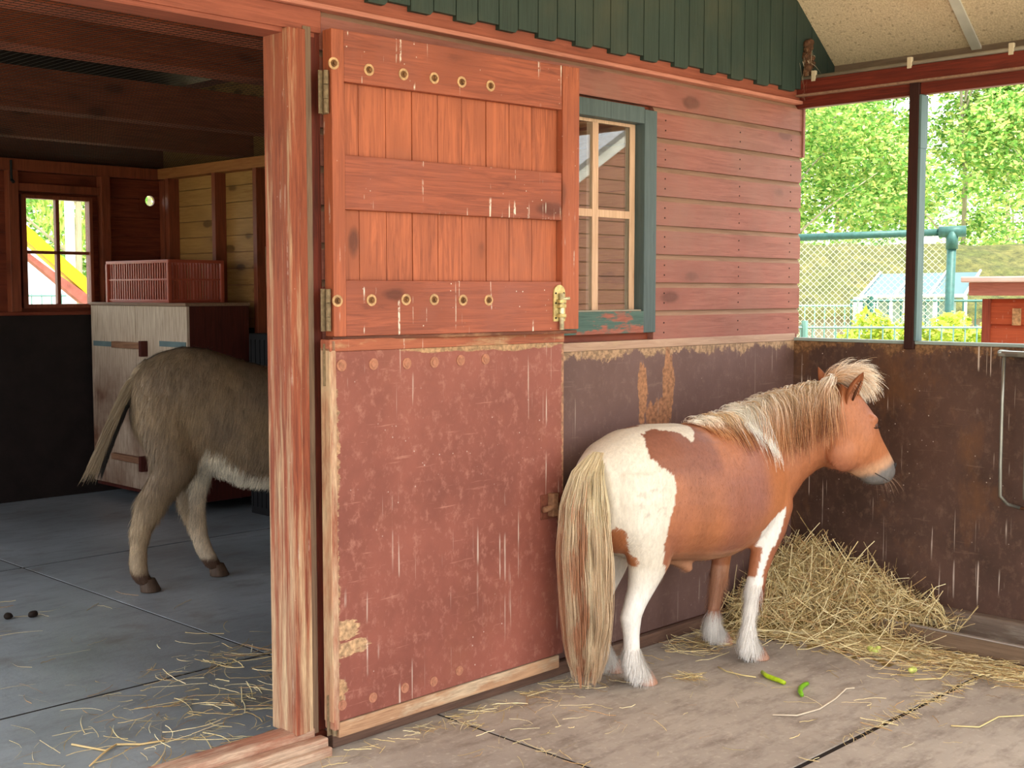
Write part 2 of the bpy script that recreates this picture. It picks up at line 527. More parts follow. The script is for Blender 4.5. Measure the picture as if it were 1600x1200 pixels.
# corner strip
bm = bmesh.new()
box(bm, 5.12, 5.137, FY - .008, 3.25, 2.07, 2.32, .003)
box(bm, 5.10, 5.125, FY + .012, 3.25, 1.2, 2.07, .003)
S(obj('trim_5', bm, M_siding))

# kick panel
bm = bmesh.new()
box(bm, 2.36, 5.085, FY, FY + .03, .05, 1.222, .003)
S(obj('wall_kickboard', bm, M_kick), 'purplish brown plywood kick panel with bare splintered patches')
bm = bmesh.new()
box(bm, 2.36, 5.085, FY - .004, FY + .03, 1.222, 1.256, .004)
S(obj('trim_6', bm, wood('dusty_ledge', (176, 146, 124), (146, 112, 94), wear=(190, 160, 130), axis='x', wearlo=.5, wearhi=.65)))
bm = bmesh.new()
box(bm, 2.36, 4.9, FY - .03, FY + .0, 0, .05, .006)
S(obj('baseboard_front', bm, wood('base_board', (104, 78, 64), (72, 52, 44), wear=(130, 108, 88), axis='x', wearlo=.55, wearhi=.7)))

# green upright boards of the gable with a stepped lower edge
roof_z = lambda x: 2.505 + .75 * (5.356 - x) if x > 2.9 else 2.505 + .75 * (5.356 - 2.9) - .75 * (2.9 - x)
xb = [hit(p, 60, 1, 3.14).x for p in (568, 600, 635, 671, 706, 740, 773, 803, 834, 864, 892, 920, 947, 974, 999, 1023, 1047, 1070, 1093, 1115, 1136, 1157, 1177, 1197, 1216, 1238, 1262)]
step = float(np.mean(np.diff(xb)))
xb = [xb[0] - step * k for k in range(22, 0, -1)] + xb + [5.28, 5.355]
g = empty('green_gable_boards', (3.0, 3.12, 2.4))
for i in range(len(xb) - 1):
    a, b = xb[i] + .0022, xb[i + 1] - .0022
    zl = 2.371 if i % 2 else 2.356
    if b > 5.2: zl = 2.40
    if a > 5.3: zl = 2.43
    zt0, zt1 = min(roof_z(a), 5) - .0, min(roof_z(b), 5) - .0
    if zt0 < zl + .05: continue
    bm = bmesh.new()
    c = .012 if i % 2 == 0 else 0
    pl = [(a, zl), (b - c, zl), (b, zl + c), (b, zt1), (a, zt0)] if c else [(a, zl), (b, zl), (b, zt1), (a, zt0)]
    prism(bm, pl, lambda p, q, d: Vector((p - 3.0, d - 3.12, q - 2.4)), 3.118, 3.138)
    obj('board', bm, M_green, g)
S(g, 'dark green upright boards with a stepped lower edge under the roof')
g.name = 'wall_gable'

# roof of the pen: chipboard underside sloping down to the right
M_chip = Nd('chipboard')
_v = M_chip.vor(95, out='Color'); _a = M_chip.noise(2.4, 5, .6); _f = M_chip.noise(140, 3, .6)
_c = M_chip.mix(M_chip.ramp(_f, .35, .65), lin((206, 182, 150)), lin((236, 216, 186)))
_c = M_chip.mix(M_chip.ramp(_a, .5, .75, 0, .5), _c, lin((196, 160, 124)))
_c = M_chip.mix(M_chip.mul(M_chip.ramp(_v, .8, .9), .5), _c, lin((150, 122, 92)))
M_chip.color(_c); M_chip.rough(.9); M_chip.bump(_f, .2, .002); M_chip = M_chip.m
bm = bmesh.new()
YR0 = -1.9  # front edge, out of view, pushed out to keep sun off the pen floor
pk = roof_z(2.9)
prism(bm, [(5.356, 2.505), (2.9, pk), (.2, pk - .75 * 2.7), (.2, pk - .75 * 2.7 + .06), (2.9, pk + .06), (5.356, 2.565)], lambda a, b, d: Vector((a, d, b)), YR0, 3.14)
S(obj('ceiling', bm, M_chip), 'pale speckled chipboard underside of the sloping roof')
# white joint strip on the slope
yw = hit(1528, 65, 0, 5.356).y
bm = bmesh.new()
prism(bm, [(5.35, 2.506), (4.1, 2.505 + .75 * 1.256), (4.1, 2.497 + .75 * 1.256 - .004), (5.35, 2.494)], lambda a, b, d: Vector((a, d, b)), yw - .022, yw + .022)
S(obj('trim_7', bm, M_white), 'white joint strip on the chipboard ceiling')
# purlin near the gable
bm = bmesh.new()
zt = roof_z(4.86)
box(bm, 4.77, 4.86, YR0 + .1, 3.11, zt - .05, zt + .03, .004)
o = obj('ceiling_purlin', bm, wood('pale_purlin', (200, 170, 140), (176, 140, 110), axis='y', bump=.1)); S(o, 'pale timber purlin under the ceiling')
# fascia board at the low edge
bm = bmesh.new()
box(bm, 5.345, 5.37, YR0, 3.25, 2.36, 2.52, .003)
S(obj('trim_8', bm, wood('grey_edge_board', (132, 112, 96), (108, 90, 76), axis='y')), 'grey board at the low edge of the roof')

# open side: beam, frame board, post
bm = bmesh.new()
box(bm, 5.05, 5.12, .2, 3.2, 2.345, 2.412, .004)
box(bm, 5.075, 5.115, .2, 3.2, 2.288, 2.345, .004)
box(bm, 5.04, 5.13, .2, 3.149, 2.338, 2.347, .002, mi=1)
box(bm, 5.12, 5.36, .2, 3.2, 2.395, 2.405, .002, mi=2)
S(obj('trim_9', bm, [wood('beam_dark_red', (112, 44, 30), (78, 28, 20), axis='y', rough=.5), M_ledge, M_roofdark]), 'dark red top beam over the open side')
bm = bmesh.new()
box(bm, 5.06, 5.105, 2.545, 2.59, 1.2, 2.345, .003)
p = S(obj('wall_post', bm, wood('post_dark_red', (58, 28, 22), (36, 18, 14), axis='z', rough=.5)), 'dark red post with a grey green face on the half wall')
bm = bmesh.new()
box(bm, 5.0605, 5.114, 2.533, 2.5445, 1.237, 2.06, .002)
box(bm, 5.0605, 5.122, 2.533, 2.5445, 2.0605, 2.287, .002)
obj('painted_face', bm, wood('post_grey_green', (92, 116, 118), (74, 98, 98), axis='z', bump=.1), p)

# half wall
bm = bmesh.new()
box(bm, 5.08, 5.12, .3, 3.15, 0, 1.222, .003)
S(obj('wall_right', bm, M_half), 'dark stained plywood half wall streaked with white droppings')
bm = bmesh.new()
box(bm, 5.074, 5.135, .3, 3.148, 1.222, 1.236, .003)
S(obj('trim_10', bm, plain('pale_cap', (150, 165, 160), .5)), 'pale cap on the half wall')
bm = bmesh.new()
box(bm, 5.02, 5.08, .3, 2.95, 0, .1, .012)
S(obj('baseboard_right', bm, wood('grey_base_beam', (124, 108, 96), (94, 80, 70), wear=(160, 148, 134), axis='y', wearlo=.58, wearhi=.7, rough=.7)), 'grey scuffed beam at the foot of the half wall')

# ------------------------------------------------------------------ conduit on the beam
t = empty('conduit_pipe', (5.06, 1.6, 2.43))
tag(t, 'thin grey conduit pipe clipped along the top of the red beam', 'pipe')
bm = bmesh.new(); tube(bm, [(0, -1.3, -.008), (0, -.5, -.003), (0, .5, -.008), (0, 1.52, -.01)], .0095, 8)
obj('pipe', bm, M_conduit, t, True)
for px, py in ((1270, 117), (1420, 97), (1579, 73)):
    q = hit(px, py, 0, 5.045)
    bm = bmesh.new(); box(bm, -.012, .006, q.y - 1.6 - .011, q.y - 1.6 + .011, -.03, .018, .003)
    obj('clip', bm, plain('clip_plastic', (200, 186, 160), .6), t)

# ------------------------------------------------------------------ door frame
g = empty('door_frame', (2.28, FY, 0))
g.name = 'door_3'
S(g, 'worn red door frame post with stepped edge')
bm = bmesh.new()
box(bm, 2.222 - 2.28, 2.262 - 2.28, -.03, .1, .075, 2.235, .004)
box(bm, 2.258 - 2.28, 2.292 - 2.28, -.022, .1, .075, 2.238, .003)
obj('post', bm, M_jamb, g)
bm = bmesh.new(); box(bm, 2.288 - 2.28, 2.318 - 2.28, -.014, .09, .06, 2.25, .002)
obj('stop_strip', bm, wood('grey_strip', (124, 100, 80), (92, 70, 56), axis='z'), g)
bm = bmesh.new(); box(bm, 2.312 - 2.28, 2.36 - 2.28, .0, .09, .06, 2.28, .002)
obj('rebate', bm, wood('rebate_dark', (110, 48, 34), (60, 26, 20), axis='z'), g)
# threshold
g = empty('threshold', (1.7, FY, 0)); g.name = 'trim_11'
S(g, 'worn wooden door threshold')
bm = bmesh.new()
box(bm, -.62, .60, -.02, .06, 0, .082, .006)
box(bm, -.62, .62, -.062, -.02, 0, .056, .006)
box(bm, -.62, .62, -.082, -.062, 0, .03, .005)
obj('sill_board', bm, M_thresh, g)

# ------------------------------------------------------------------ stable room behind
XR = 4.893; YB = 8.47; XLW = .55; ZC = 2.35
def wall_holes(bm, fn, a0, a1, b0, b1, holes, d0, d1):
    """wall rectangle a x b with rectangular holes, split into boxes"""
    cuts = sorted({a0, a1, *[h[0] for h in holes], *[h[1] for h in holes]})
    for u0, u1 in zip(cuts[:-1], cuts[1:]):
        hs = sorted([h for h in holes if h[0] < u1 - 1e-6 and h[1] > u0 + 1e-6], key=lambda h: h[2])
        z = b0
        for h in hs:
            if h[2] > z: fn(bm, u0, u1, z, h[2], d0, d1)
            z = h[3]
        if z < b1: fn(bm, u0, u1, z, b1, d0, d1)
bx_back = lambda bm, a0, a1, b0, b1, d0, d1: box(bm, a0, a1, d0, d1, b0, b1)
bx_side = lambda bm, a0, a1, b0, b1, d0, d1: box(bm, d0, d1, a0, a1, b0, b1)
def boards_wall(name, fn, a0, a1, b0, b1, holes, d0, d1, mat, pitch=.14):
    bm = bmesh.new()
    z = b0
    while z < b1 - 1e-4:
        zt = min(z + pitch, b1)
        hh = [h for h in holes if h[2] < zt and h[3] > z]
        wall_holes(bm, fn, a0, a1, z + .002, zt - .002, [(h[0], h[1], max(h[2], z + .002), min(h[3], zt - .002)) for h in hh], d0, d1)
        z = zt
    return obj(name, bm, mat)
W2 = (X(30, YB, 390), X(141, YB, 390), 1.335, 2.115)
W3 = (W2[0] - 1.12, W2[0] - .34, 1.335, 2.115)
hc = hit(234, 314, 1, YB)
HR = .038
S(boards_wall('wall_back', bx_back, XLW, XR, 1.29, 2.9, [W2, W3, (hc.x - .08, hc.x + .08, hc.z - .08, hc.z + .08)], YB, YB + .02, M_intwood))
bm = bmesh.new()      # round hole plate
n_ = 24
inner = [Vector((hc.x + HR * math.cos(2 * math.pi * k / n_), 0, hc.z + HR * math.sin(2 * math.pi * k / n_))) for k in range(n_)]
outer = []
for k in range(n_):
    a = 2 * math.pi * k / n_; m = max(abs(math.cos(a)), abs(math.sin(a)))
    outer.append(Vector((hc.x + .085 * math.cos(a) / m, 0, hc.z + .085 * math.sin(a) / m)))
for y0, y1 in ((YB - .002, YB + .022),):
    L = [[bm.verts.new(v + Vector((0, y, 0))) for v in ring] for y in (y0, y1) for ring in (inner, outer)]
    for k in range(n_):
        j = (k + 1) % n_
        bm.faces.new((L[0][k], L[0][j], L[1][j], L[1][k])); bm.faces.new((L[2][k], L[3][k], L[3][j], L[2][j]))
        bm.faces.new((L[0][k], L[2][k], L[2][j], L[0][j])); bm.faces.new((L[1][k], L[1][j], L[3][j], L[3][k]))
S(obj('trim_12', bm, M_intwood), 'round daylight hole in the back wall')
bm = bmesh.new(); box(bm, XLW, XR, YB - .03, YB + .02, 0, 1.285, .003)
S(obj('wall_back_lower', bm, M_darkpaint), 'black lower panel of the back wall')
bm = bmesh.new(); box(bm, XLW, XR, YB - .05, YB + .0, 1.285, 1.31, .004)
S(obj('trim_13', bm, M_intwood))
bm = bmesh.new(); wall_holes(bm, bx_back, XLW - .05, XR + .1, 0, 2.95, [W2, W3, (hc.x - .06, hc.x + .06, hc.z - .06, hc.z + .06)], YB + .021, YB + .06)
S(obj('wall_back_outer', bm, M_intwood))
bm = bmesh.new(); box(bm, XR + .026, XR + .1, 3.26, YB + .06, 0, 2.95); S(obj('wall_side_outer', bm, M_siding))
# studs and plate on the back wall
bm = bmesh.new()
sx = [X(p, YB, 390) for p in (-135, 17, 160, 257)]
for x in sx: box(bm, x - .035, x + .035, YB - .07, YB, 1.31, 2.35, .004)
box(bm, XLW, XR, YB - .08, YB, 2.27, 2.35, .004)
box(bm, W2[0] - .06, W2[1] + .06, YB - .06, YB, 2.135, 2.19, .004)
box(bm, W3[0] - .06, W3[1] + .06, YB - .06, YB, 2.135, 2.19, .004)
S(obj('trim_14', bm, M_intwoodz), 'red studs and top plate of the back wall')
# right interior wall: natural pine boards + studs
YS = (3.25, YB)
S(boards_wall('wall_side', bx_side, 3.25, YB, 0, 2.9, [], XR, XR + .025, M_yellow, .115), 'natural pine boards between red studs')
bm = bmesh.new()
for px in (331, 395, 452):
    y = hit(px, 350, 0, XR - .09).y
    box(bm, XR - .09, XR, y - .045, y, 0, 2.3, .004)
for y in (6.0, 5.2, 4.4, 3.6, 8.3): box(bm, XR - .09, XR, y - .045, y, 0, 2.3, .004)
S(obj('trim_15', bm, M_intwoodz), 'red studs on the pine wall')
bm = bmesh.new(); box(bm, XR - .095, XR, 3.25, YB, 2.275, 2.35, .004)
S(obj('trim_16', bm, wood('plate_pine', (170, 112, 64), (140, 84, 44), axis='y')))
bm = bmesh.new(); box(bm, XR - .02, XR + .02, 3.25, YB, 0, 1.2, .004)
S(obj('wall_side_lower', bm, M_darkpaint))
# unseen left wall: enlarged window opening, plus a doorway added to light the stable
wl = [(3.6, 5.7, .0, 2.2), (6.0, 8.2, .8, 2.25)]
bm = bmesh.new(); wall_holes(bm, bx_side, 3.25, YB, 0, 2.9, wl, XLW - .05, XLW)
S(obj('wall_left', bm, M_intwood))
# joists and roof
for i, (y, th, hgt) in enumerate(((3.55, .10, .2), (4.05, .16, .24), (4.75, .16, .24), (6.3, .15, .22), (7.4, .12, .2))):
    bm = bmesh.new(); box(bm, XLW, XR, y - th, y, ZC + .012, ZC + hgt, .005)
    S(obj('ceiling_joist', bm, M_joist), None)
bm = bmesh.new()
prism(bm, [(XLW - .1, 2.9), (2.7, 4.2), (5.3, 2.9), (5.3, 2.96), (2.7, 4.28), (XLW - .1, 2.96)], lambda a, b, d: Vector((a, d, b)), 3.13, 8.6)
S(obj('ceiling_loft', bm, M_roofdark))
bm = bmesh.new()
prism(bm, [(XLW - .1, 2.9), (5.3, 2.9), (2.7, 4.22)], lambda a, b, d: Vector((a, d, b)), YB + .0, YB + .08)
prism(bm, [(-.2, 2.9), (5.1, 2.9), (2.9, 4.28), (2.4, 4.28)], lambda a, b, d: Vector((a, d, b)), 3.142, 3.25)
S(obj('wall_back_gable', bm, M_roofdark))
for (x, y, r, L, wd) in ((2.3, 4.05, 60, .9, .2), (2.15, 5.3, 10, 1.0, .34), (3.2, 4.35, -60, .5, .12)):
    bm = bmesh.new()
    box(bm, -L / 2, L / 2, -wd / 2, wd / 2, 0, .02, .003, Matrix.Translation((x, y, ZC + .30)) @ Matrix.Rotation(R(r), 4, 'Z'))
    S(obj('ceiling_plank', bm, plain('grey_loft_board', (150, 160, 158), .8)))
# wire mesh under the joists
def wires(name, segs, r, mat, parent=None):
    V = []; Fc = []
    for a, b in segs:
        a = np.array(a, float); b = np.array(b, float); d = (b - a) / np.linalg.norm(b - a)
        u = np.cross(d, [0, 0, 1.]) if abs(d[2]) < .9 else np.cross(d, [1., 0, 0]); u /= np.linalg.norm(u); v = np.cross(d, u)
        k = len(V)
        for p in (a, b):
            for m in (u, v, -u, -v): V.append(p + m * r)
        for i in range(4): Fc.append((k + i, k + (i + 1) % 4, k + 4 + (i + 1) % 4, k + 4 + i))
    return fast_mesh(name, V, Fc, mat, parent)
segs = []
y = 3.27
while y < YB:
    segs.append(((XLW, y, ZC + .003), (XR, y, ZC + .003))); y += .034
x = XLW
while x < XR:
    segs.append(((x, 3.27, ZC), (x, YB, ZC))); x += .034
S(wires('ceiling_mesh', segs, .0009, plain('wire_mesh', (50, 46, 42), .6, .3)), 'fine wire mesh stretched under the dark joists')
# ================================================================== windows
M_glass = bpy.data.materials.new('window_glass'); M_glass.use_nodes = True
_t = M_glass.node_tree; _t.nodes.clear()
_o = _t.nodes.new('ShaderNodeOutputMaterial'); _m = _t.nodes.new('ShaderNodeMixShader'); _lw = _t.nodes.new('ShaderNodeLayerWeight'); _pw = _t.nodes.new('ShaderNodeMath'); _pw.operation = 'POWER'; _pw.inputs[1].default_value = 1.9; _fr = _t.nodes.new('ShaderNodeMapRange'); _fr.inputs[3].default_value = .07; _fr.inputs[4].default_value = .95
_tr = _t.nodes.new('ShaderNodeBsdfTransparent'); _gl = _t.nodes.new('ShaderNodeBsdfGlossy'); _gl.inputs['Roughness'].default_value = .015
_lw.inputs[0].default_value = .5; _t.links.new(_lw.outputs['Facing'], _pw.inputs[0]); _t.links.new(_pw.outputs[0], _fr.inputs[0])
_tr.inputs[0].default_value = (.93, .96, .95, 1)
_t.links.new(_fr.outputs[0], _m.inputs[0]); _t.links.new(_tr.outputs[0], _m.inputs[1]); _t.links.new(_gl.outputs[0], _m.inputs[2]); _t.links.new(_m.outputs[0], _o.inputs[0])

g = empty('window_1', ((WX0 + WX1) / 2, FY, WZ0))
S(g, 'grey green framed window with pale glazing bars in the red board wall')
ox, oz = (WX0 + WX1) / 2, WZ0
def wbox(name, x0, x1, y0, y1, z0, z1, mat, par, bev=.003):
    bm = bmesh.new(); box(bm, x0 - ox, x1 - ox, y0 - FY, y1 - FY, z0 - oz, z1 - oz, bev); return obj(name, bm, mat, par)
gi = X(1003)
wbox('frame_side', gi, WX1, FY - .012, FY + .06, WZ0 + .0, WZ1 - .02, M_wingreen, g)
wbox('frame_side', WX0, WX0 + .08, FY - .012, FY + .06, WZ0, WZ1 - .02, M_wingreen, g)
wbox('frame_top', WX0, gi - .001, FY - .012, FY + .06, 2.113, WZ1 - .012, M_wingreen, g)
wbox('frame_sill', WX0, gi - .001, FY - .014, FY + .06, WZ0, 1.372, M_sillgreen, g)
wbox('sash_side', gi - .035, gi - .002, FY + .035, FY + .06, 1.372, 2.113, M_muntin, g, .002)
wbox('sash_top', WX0 + .08, gi - .035, FY + .035, FY + .06, 2.1, 2.113, M_muntin, g, .002)
wbox('glazing_bar', 3.675, 3.71, FY + .03, FY + .062, 1.372, 2.1, M_muntin, g, .002)
wbox('glazing_bar', 3.38, 3.40, FY + .03, FY + .062, 1.372, 2.1, M_muntin, g, .002)
wbox('glazing_bar', WX0 + .08, gi - .035, FY + .032, FY + .06, 1.738, 1.768, M_muntin, g, .002)
wbox('pane', WX0 + .08, gi - .035, FY + .038, FY + .042, 1.372, 2.1, M_glass, g, 0)
wbox('dirt_line', WX0 + .08, gi - .005, FY - .004, FY + .03, 1.372, 1.378, plain('cobweb_dust', (150, 142, 126), .95, scale=60), g, .001)

for nme, (a, b, c, d), lab in (('window_2', W2, 'small four pane window in the back wall of the stable'), ('window_3', W3, 'wooden window at the far left of the back wall')):
    g = empty(nme, ((a + b) / 2, YB, c)); S(g, lab)
    ox, oz = (a + b) / 2, c
    def sb(name, x0, x1, z0, z1, mat=M_intwoodz, y0=-.05, y1=.02, par=g):
        bm = bmesh.new(); box(bm, x0 - ox, x1 - ox, y0, y1, z0 - oz, z1 - oz, .003); return obj(name, bm, mat, par)
    gx0, gx1, gz0, gz1 = (X(38, YB, 390), X(136, YB, 390), 1.362, 2.088) if nme == 'window_2' else (a + .06, b - .06, 1.362, 2.088)
    sb('frame_side', a, gx0, c, d); sb('frame_side', gx1, b, c, d); sb('frame_top', gx0, gx1, gz1, d); sb('frame_bottom', gx0, gx1, c, gz0)
    mx = (gx0 + gx1) / 2 + .002
    mz = hit(88, 395, 1, YB).z
    sb('glazing_bar', mx - .013, mx + .013, gz0, gz1, y0=-.03, y1=.01); sb('glazing_bar', gx0, gx1, mz - .011, mz + .011, y0=-.03, y1=.01)
    sb('pane', gx0, gx1, gz0, gz1, M_glass, -.012, -.008)
# hooks hanging on the studs
bm = bmesh.new(); rod(bm, (0, 0, 0), (0, 0, -.13), .009, 8); rod(bm, (0, 0, -.13), (.006, -.02, -.15), .011, 8)
q = hit(17, 250, 1, YB - .09); o = obj('hanging_strap', bm, plain('black_strap', (24, 26, 30), .5), None); o.location = q
tag(o, 'short black strap hanging from the mesh left of the small window', 'strap')

# ================================================================== dutch door
def leaf_box(bm, u0, u1, t0, t1, z0, z1, bev=.003, mi=0):
    return box(bm, u0, u1, t0, t1, z0, z1, bev, None, mi)
UL = Frame(2.352, 3.08, -4.6); LL = Frame(2.350, 3.068, .3)
g1 = empty('door_1', (2.352, 3.08, 1.311), R(-4.6))
S(g1, 'upper leaf of the orange stained stable door, framed with upright boards')
z0_ = 1.311; ZT = 2.244 - z0_
uU = lambda px, py: UL.side(px, py, 0)[0]
zU = lambda px, py: UL.side(px, py, 0)[1] - z0_
uW = uU(905, 300)
u1 = uU(540, 300); u2 = uU(879, 300)
zr = [zU(700, 148), zU(700, 255), zU(700, 335), zU(700, 439)]
bm = bmesh.new(); leaf_box(bm, 0, u1 - .001, 0, .05, 0, ZT); obj('stile', bm, M_doorz, g1)
bm = bmesh.new(); leaf_box(bm, u2 + .001, uW, 0, .05, 0.004, ZT); obj('stile', bm, M_doorz, g1)
bm = bmesh.new(); leaf_box(bm, u1, u2, .003, .05, zr[0], ZT); obj('rail', bm, M_doorx, g1)
bm = bmesh.new(); leaf_box(bm, u1, u2, .004, .05, zr[2], zr[1]); obj('rail', bm, M_doorx, g1)
bm = bmesh.new(); leaf_box(bm, u1, u2, .003, .05, .0, zr[3]); obj('rail', bm, M_doorx, g1)
ub = [u1] + [uU(p, 200) for p in (568, 611, 652, 692, 730, 768, 804, 840)] + [u2]
for za, zb in ((zr[1], zr[0]), (zr[3], zr[2])):
    for i in range(len(ub) - 1):
        bm = bmesh.new(); leaf_box(bm, ub[i] + .001, ub[i + 1] - .001, .028 + .0008 * (i % 3), .044, za - .001, zb + .001, .0025)
        o = obj('plank', bm, M_door, g1)
# bottom weather edge
bm = bmesh.new(); leaf_box(bm, -.0, uW, .008, .052, -.012, .0, .003); obj('bottom_edge', bm, wood('leaf_bottom_edge', (110, 60, 40), (70, 40, 30), wear=(176, 130, 96), axis='x', wearlo=.5, wearhi=.62), g1)
M_rustflush = plain('painted_washer', (170, 116, 92), .7, .1, var=.3, scale=60, bump=.5)
M_bolthead = plain('bolt_head_rust', (120, 84, 54), .7, .3, var=.5, scale=90, bump=.6)
def washer(par, u, z, k=1.0, t=0.0, flush=False):
    bm = bmesh.new()
    rod(bm, (u, t + .001, z), (u, t - .0025, z), .0185 * k, 20)
    o = obj('bolt_washer', bm, M_rustlight if not flush else M_rustflush, par, False)
    bm = bmesh.new()
    rod(bm, (u, t - .001, z), (u, t - .0045, z), .0115 * k, 16, .0105 * k)
    if not flush: rod(bm, (u + .001, t, z), (u + .001, t - .0105, z), .0062 * k, 6)
    obj('bolt_head', bm, M_rustflush if flush else M_bolthead, o, False)
    return o
for px, py in ((521, 99), (577, 109), (631, 116), (679, 122), (722, 128), (767, 134), (527, 470), (581, 469), (635, 468), (679, 468), (724, 469), (764, 469)):
    washer(g1, uU(px, py), zU(px, py), t=.0 if px < 540 else .003)
# tower bolt
lt = (uU(865, 480), uU(882, 480)); lz = (zU(873, 502), zU(873, 445))
cu = (lt[0] + lt[1]) / 2
bm = bmesh.new()
hw = (lt[1] - lt[0]) / 2 * 1.05
pl = [(cu + hw * math.cos(a), lz[1] - .03 + .03 * math.sin(a)) for a in np.linspace(0, math.pi, 9)] + [(cu - hw, lz[0]), (cu + hw, lz[0])]
prism(bm, pl, lambda p, q, d: Vector((p, d, q)), .004, -.003)
lp = obj('bolt_plate', bm, M_brass, g1)
bm = bmesh.new()
rod(bm, (cu + .003, -.011, lz[0] - .03), (cu + .003, -.011, lz[1] - .03), .0085, 12)
rod(bm, (cu, -.012, lz[1] - .05), (cu + .028, -.026, lz[1] - .048), .0055, 8)
obj('bolt', bm, plain('pale_bolt', (214, 206, 170), .4, .5, var=.3, scale=80), lp, True)
for zz in (lz[0] + .02, lz[0] + .07, lz[1] - .075):
    bm = bmesh.new(); box(bm, cu - .014, cu + .018, -.021, 0, zz - .007, zz + .007, .004); obj('keeper', bm, M_brass, lp)
bm = bmesh.new()
for du, zz in ((-.019, lz[0] + .012), (.02, lz[0] + .012), (-.019, lz[1] - .03), (.02, lz[1] - .03), (-.019, (lz[0] + lz[1]) / 2), (.021, (lz[0] + lz[1]) / 2)):
    rod(bm, (cu + du, -.001, zz), (cu + du, -.005, zz), .0035, 8)
obj('screws', bm, M_dark, lp)

# lower leaf
g2 = empty('door_2', (2.350, 3.068, 0.048), R(.3))
S(g2, 'lower leaf of the stable door with scuffed reddish plywood panel')
uL = lambda px, py: LL.side(px, py, 0)[0]
zL = lambda px, py: LL.side(px, py, 0)[1] - .048
uE = uL(881, 800); LT = 1.303 - .048
us = uL(521, 800)
bm = bmesh.new(); leaf_box(bm, 0, us - .004, 0, .05, .03, LT, .005); obj('stile', bm, M_worn, g2)
bm = bmesh.new(); leaf_box(bm, us - .006, us + .012, .003, .05, .055, LT - .025, .003); obj('edge_strip', bm, wood('bare_edge', (186, 142, 110), (140, 100, 76), wear=(206, 176, 140), axis='z', wearlo=.42, wearhi=.55), g2)
bm = bmesh.new(); leaf_box(bm, us - .006, uE, .0, .05, LT - .038, LT, .004); obj('top_rail', bm, wood('top_rail', (168, 98, 72), (130, 76, 58), wear=(196, 150, 112), axis='x', wearlo=.5, wearhi=.6, drip=.8, rough=.8), g2)
bm = bmesh.new(); leaf_box(bm, us + .012, uE, .002, .04, .055, LT - .038, .003)
# leaf plywood with its own bare patches near the left edge (object space of the leaf)
def leafply():
    m = ply('leaf_plywood_worn', (146, 86, 73), (114, 64, 54), (180, 126, 110), .7, .6, rust=.12, rough=.55, chipmap=(.3, 1, 1.8),
            chipz=[(us + .03, zL(540, 985), .075, .035, (206, 168, 128)), (us + .05, zL(548, 1015), .095, .028, (206, 168, 128)), (us + .01, zL(530, 1080), .04, .05, (190, 150, 112)), (us + .0, .9, .03, .3, (186, 146, 112)), (us + .0, .45, .025, .4, (186, 146, 112)),
                   (uE, zL(880, 600), .015, .5, (176, 130, 100)), (.7, LT - .04, .45, .02, (190, 150, 110))])
    return m
obj('plywood_panel', bm, leafply(), g2)
bm = bmesh.new(); leaf_box(bm, 0, uE - .015, .006, .05, 0, .05, .006); obj('bottom_board', bm, M_bare, g2)
for px, py in ((534, 571), (584, 569), (636, 568), (679, 566), (720, 563), (759, 561)): washer(g2, uL(px, py), zL(px, py), 1.0, .002, True)
for px, py in ((535, 1102), (583, 1090), (633, 1075), (678, 1065), (718, 1048)): washer(g2, uL(px, py), zL(px, py), .9, .002, True)
# rusty slide bolt on the lower leaf
bu, bz = uL(858, 791), zL(858, 791)
bm = bmesh.new(); box(bm, bu - .045, bu + .055, -.003, .003, bz - .045, bz + .045, .002)
bp = obj('bolt_plate', bm, plain('rusty_brown_plate', (110, 62, 46), .8, .1, var=.3, scale=40), g2)
bm = bmesh.new(); box(bm, bu - .01, bu + .02, -.03, 0, bz - .035, bz + .05, .005); obj('keeper', bm, M_rust, bp)
bm = bmesh.new(); rod(bm, (bu - .05, -.02, bz - .005), (bu + .07, -.02, bz + .003), .011, 12); obj('bolt', bm, M_rust, bp, True)
bm = bmesh.new(); rod(bm, (bu + .022, -.028, bz), (bu + .022, -.028, bz - .055), .005, 8); rod(bm, (bu + .022, -.028, bz - .052), (bu + .022, -.028, bz - .062), .008, 8); obj('pin', bm, M_rust, bp, True)

# hinges (knuckles between post and leaf)
M_hinge = plain('dirty_hinge', (130, 112, 86), .65, .3, var=.4, scale=70, bump=.5)
def hinge(par, org, z, L):
    bm = bmesh.new()
    for k in range(3):
        rod(bm, (0, 0, -L / 2 + k * L / 3 + .001), (0, 0, -L / 2 + (k + 1) * L / 3 - .001), .008, 10)
    box(bm, .004, .010, .0, .03, -L / 2, L / 2, .001); box(bm, -.018, -.003, .012, .016, -L / 2, L / 2, .001)
    o = obj('hinge', bm, M_hinge, par)
    o.location = (-.013, .012, z)
for py, a in ((485, 60), (140, 90)): hinge(g1, None, UL.side(492, py, 0)[1] - z0_, .13)
for py in (572, 1130): hinge(g2, None, LL.side(492, py, 0)[1] - .048, .13)

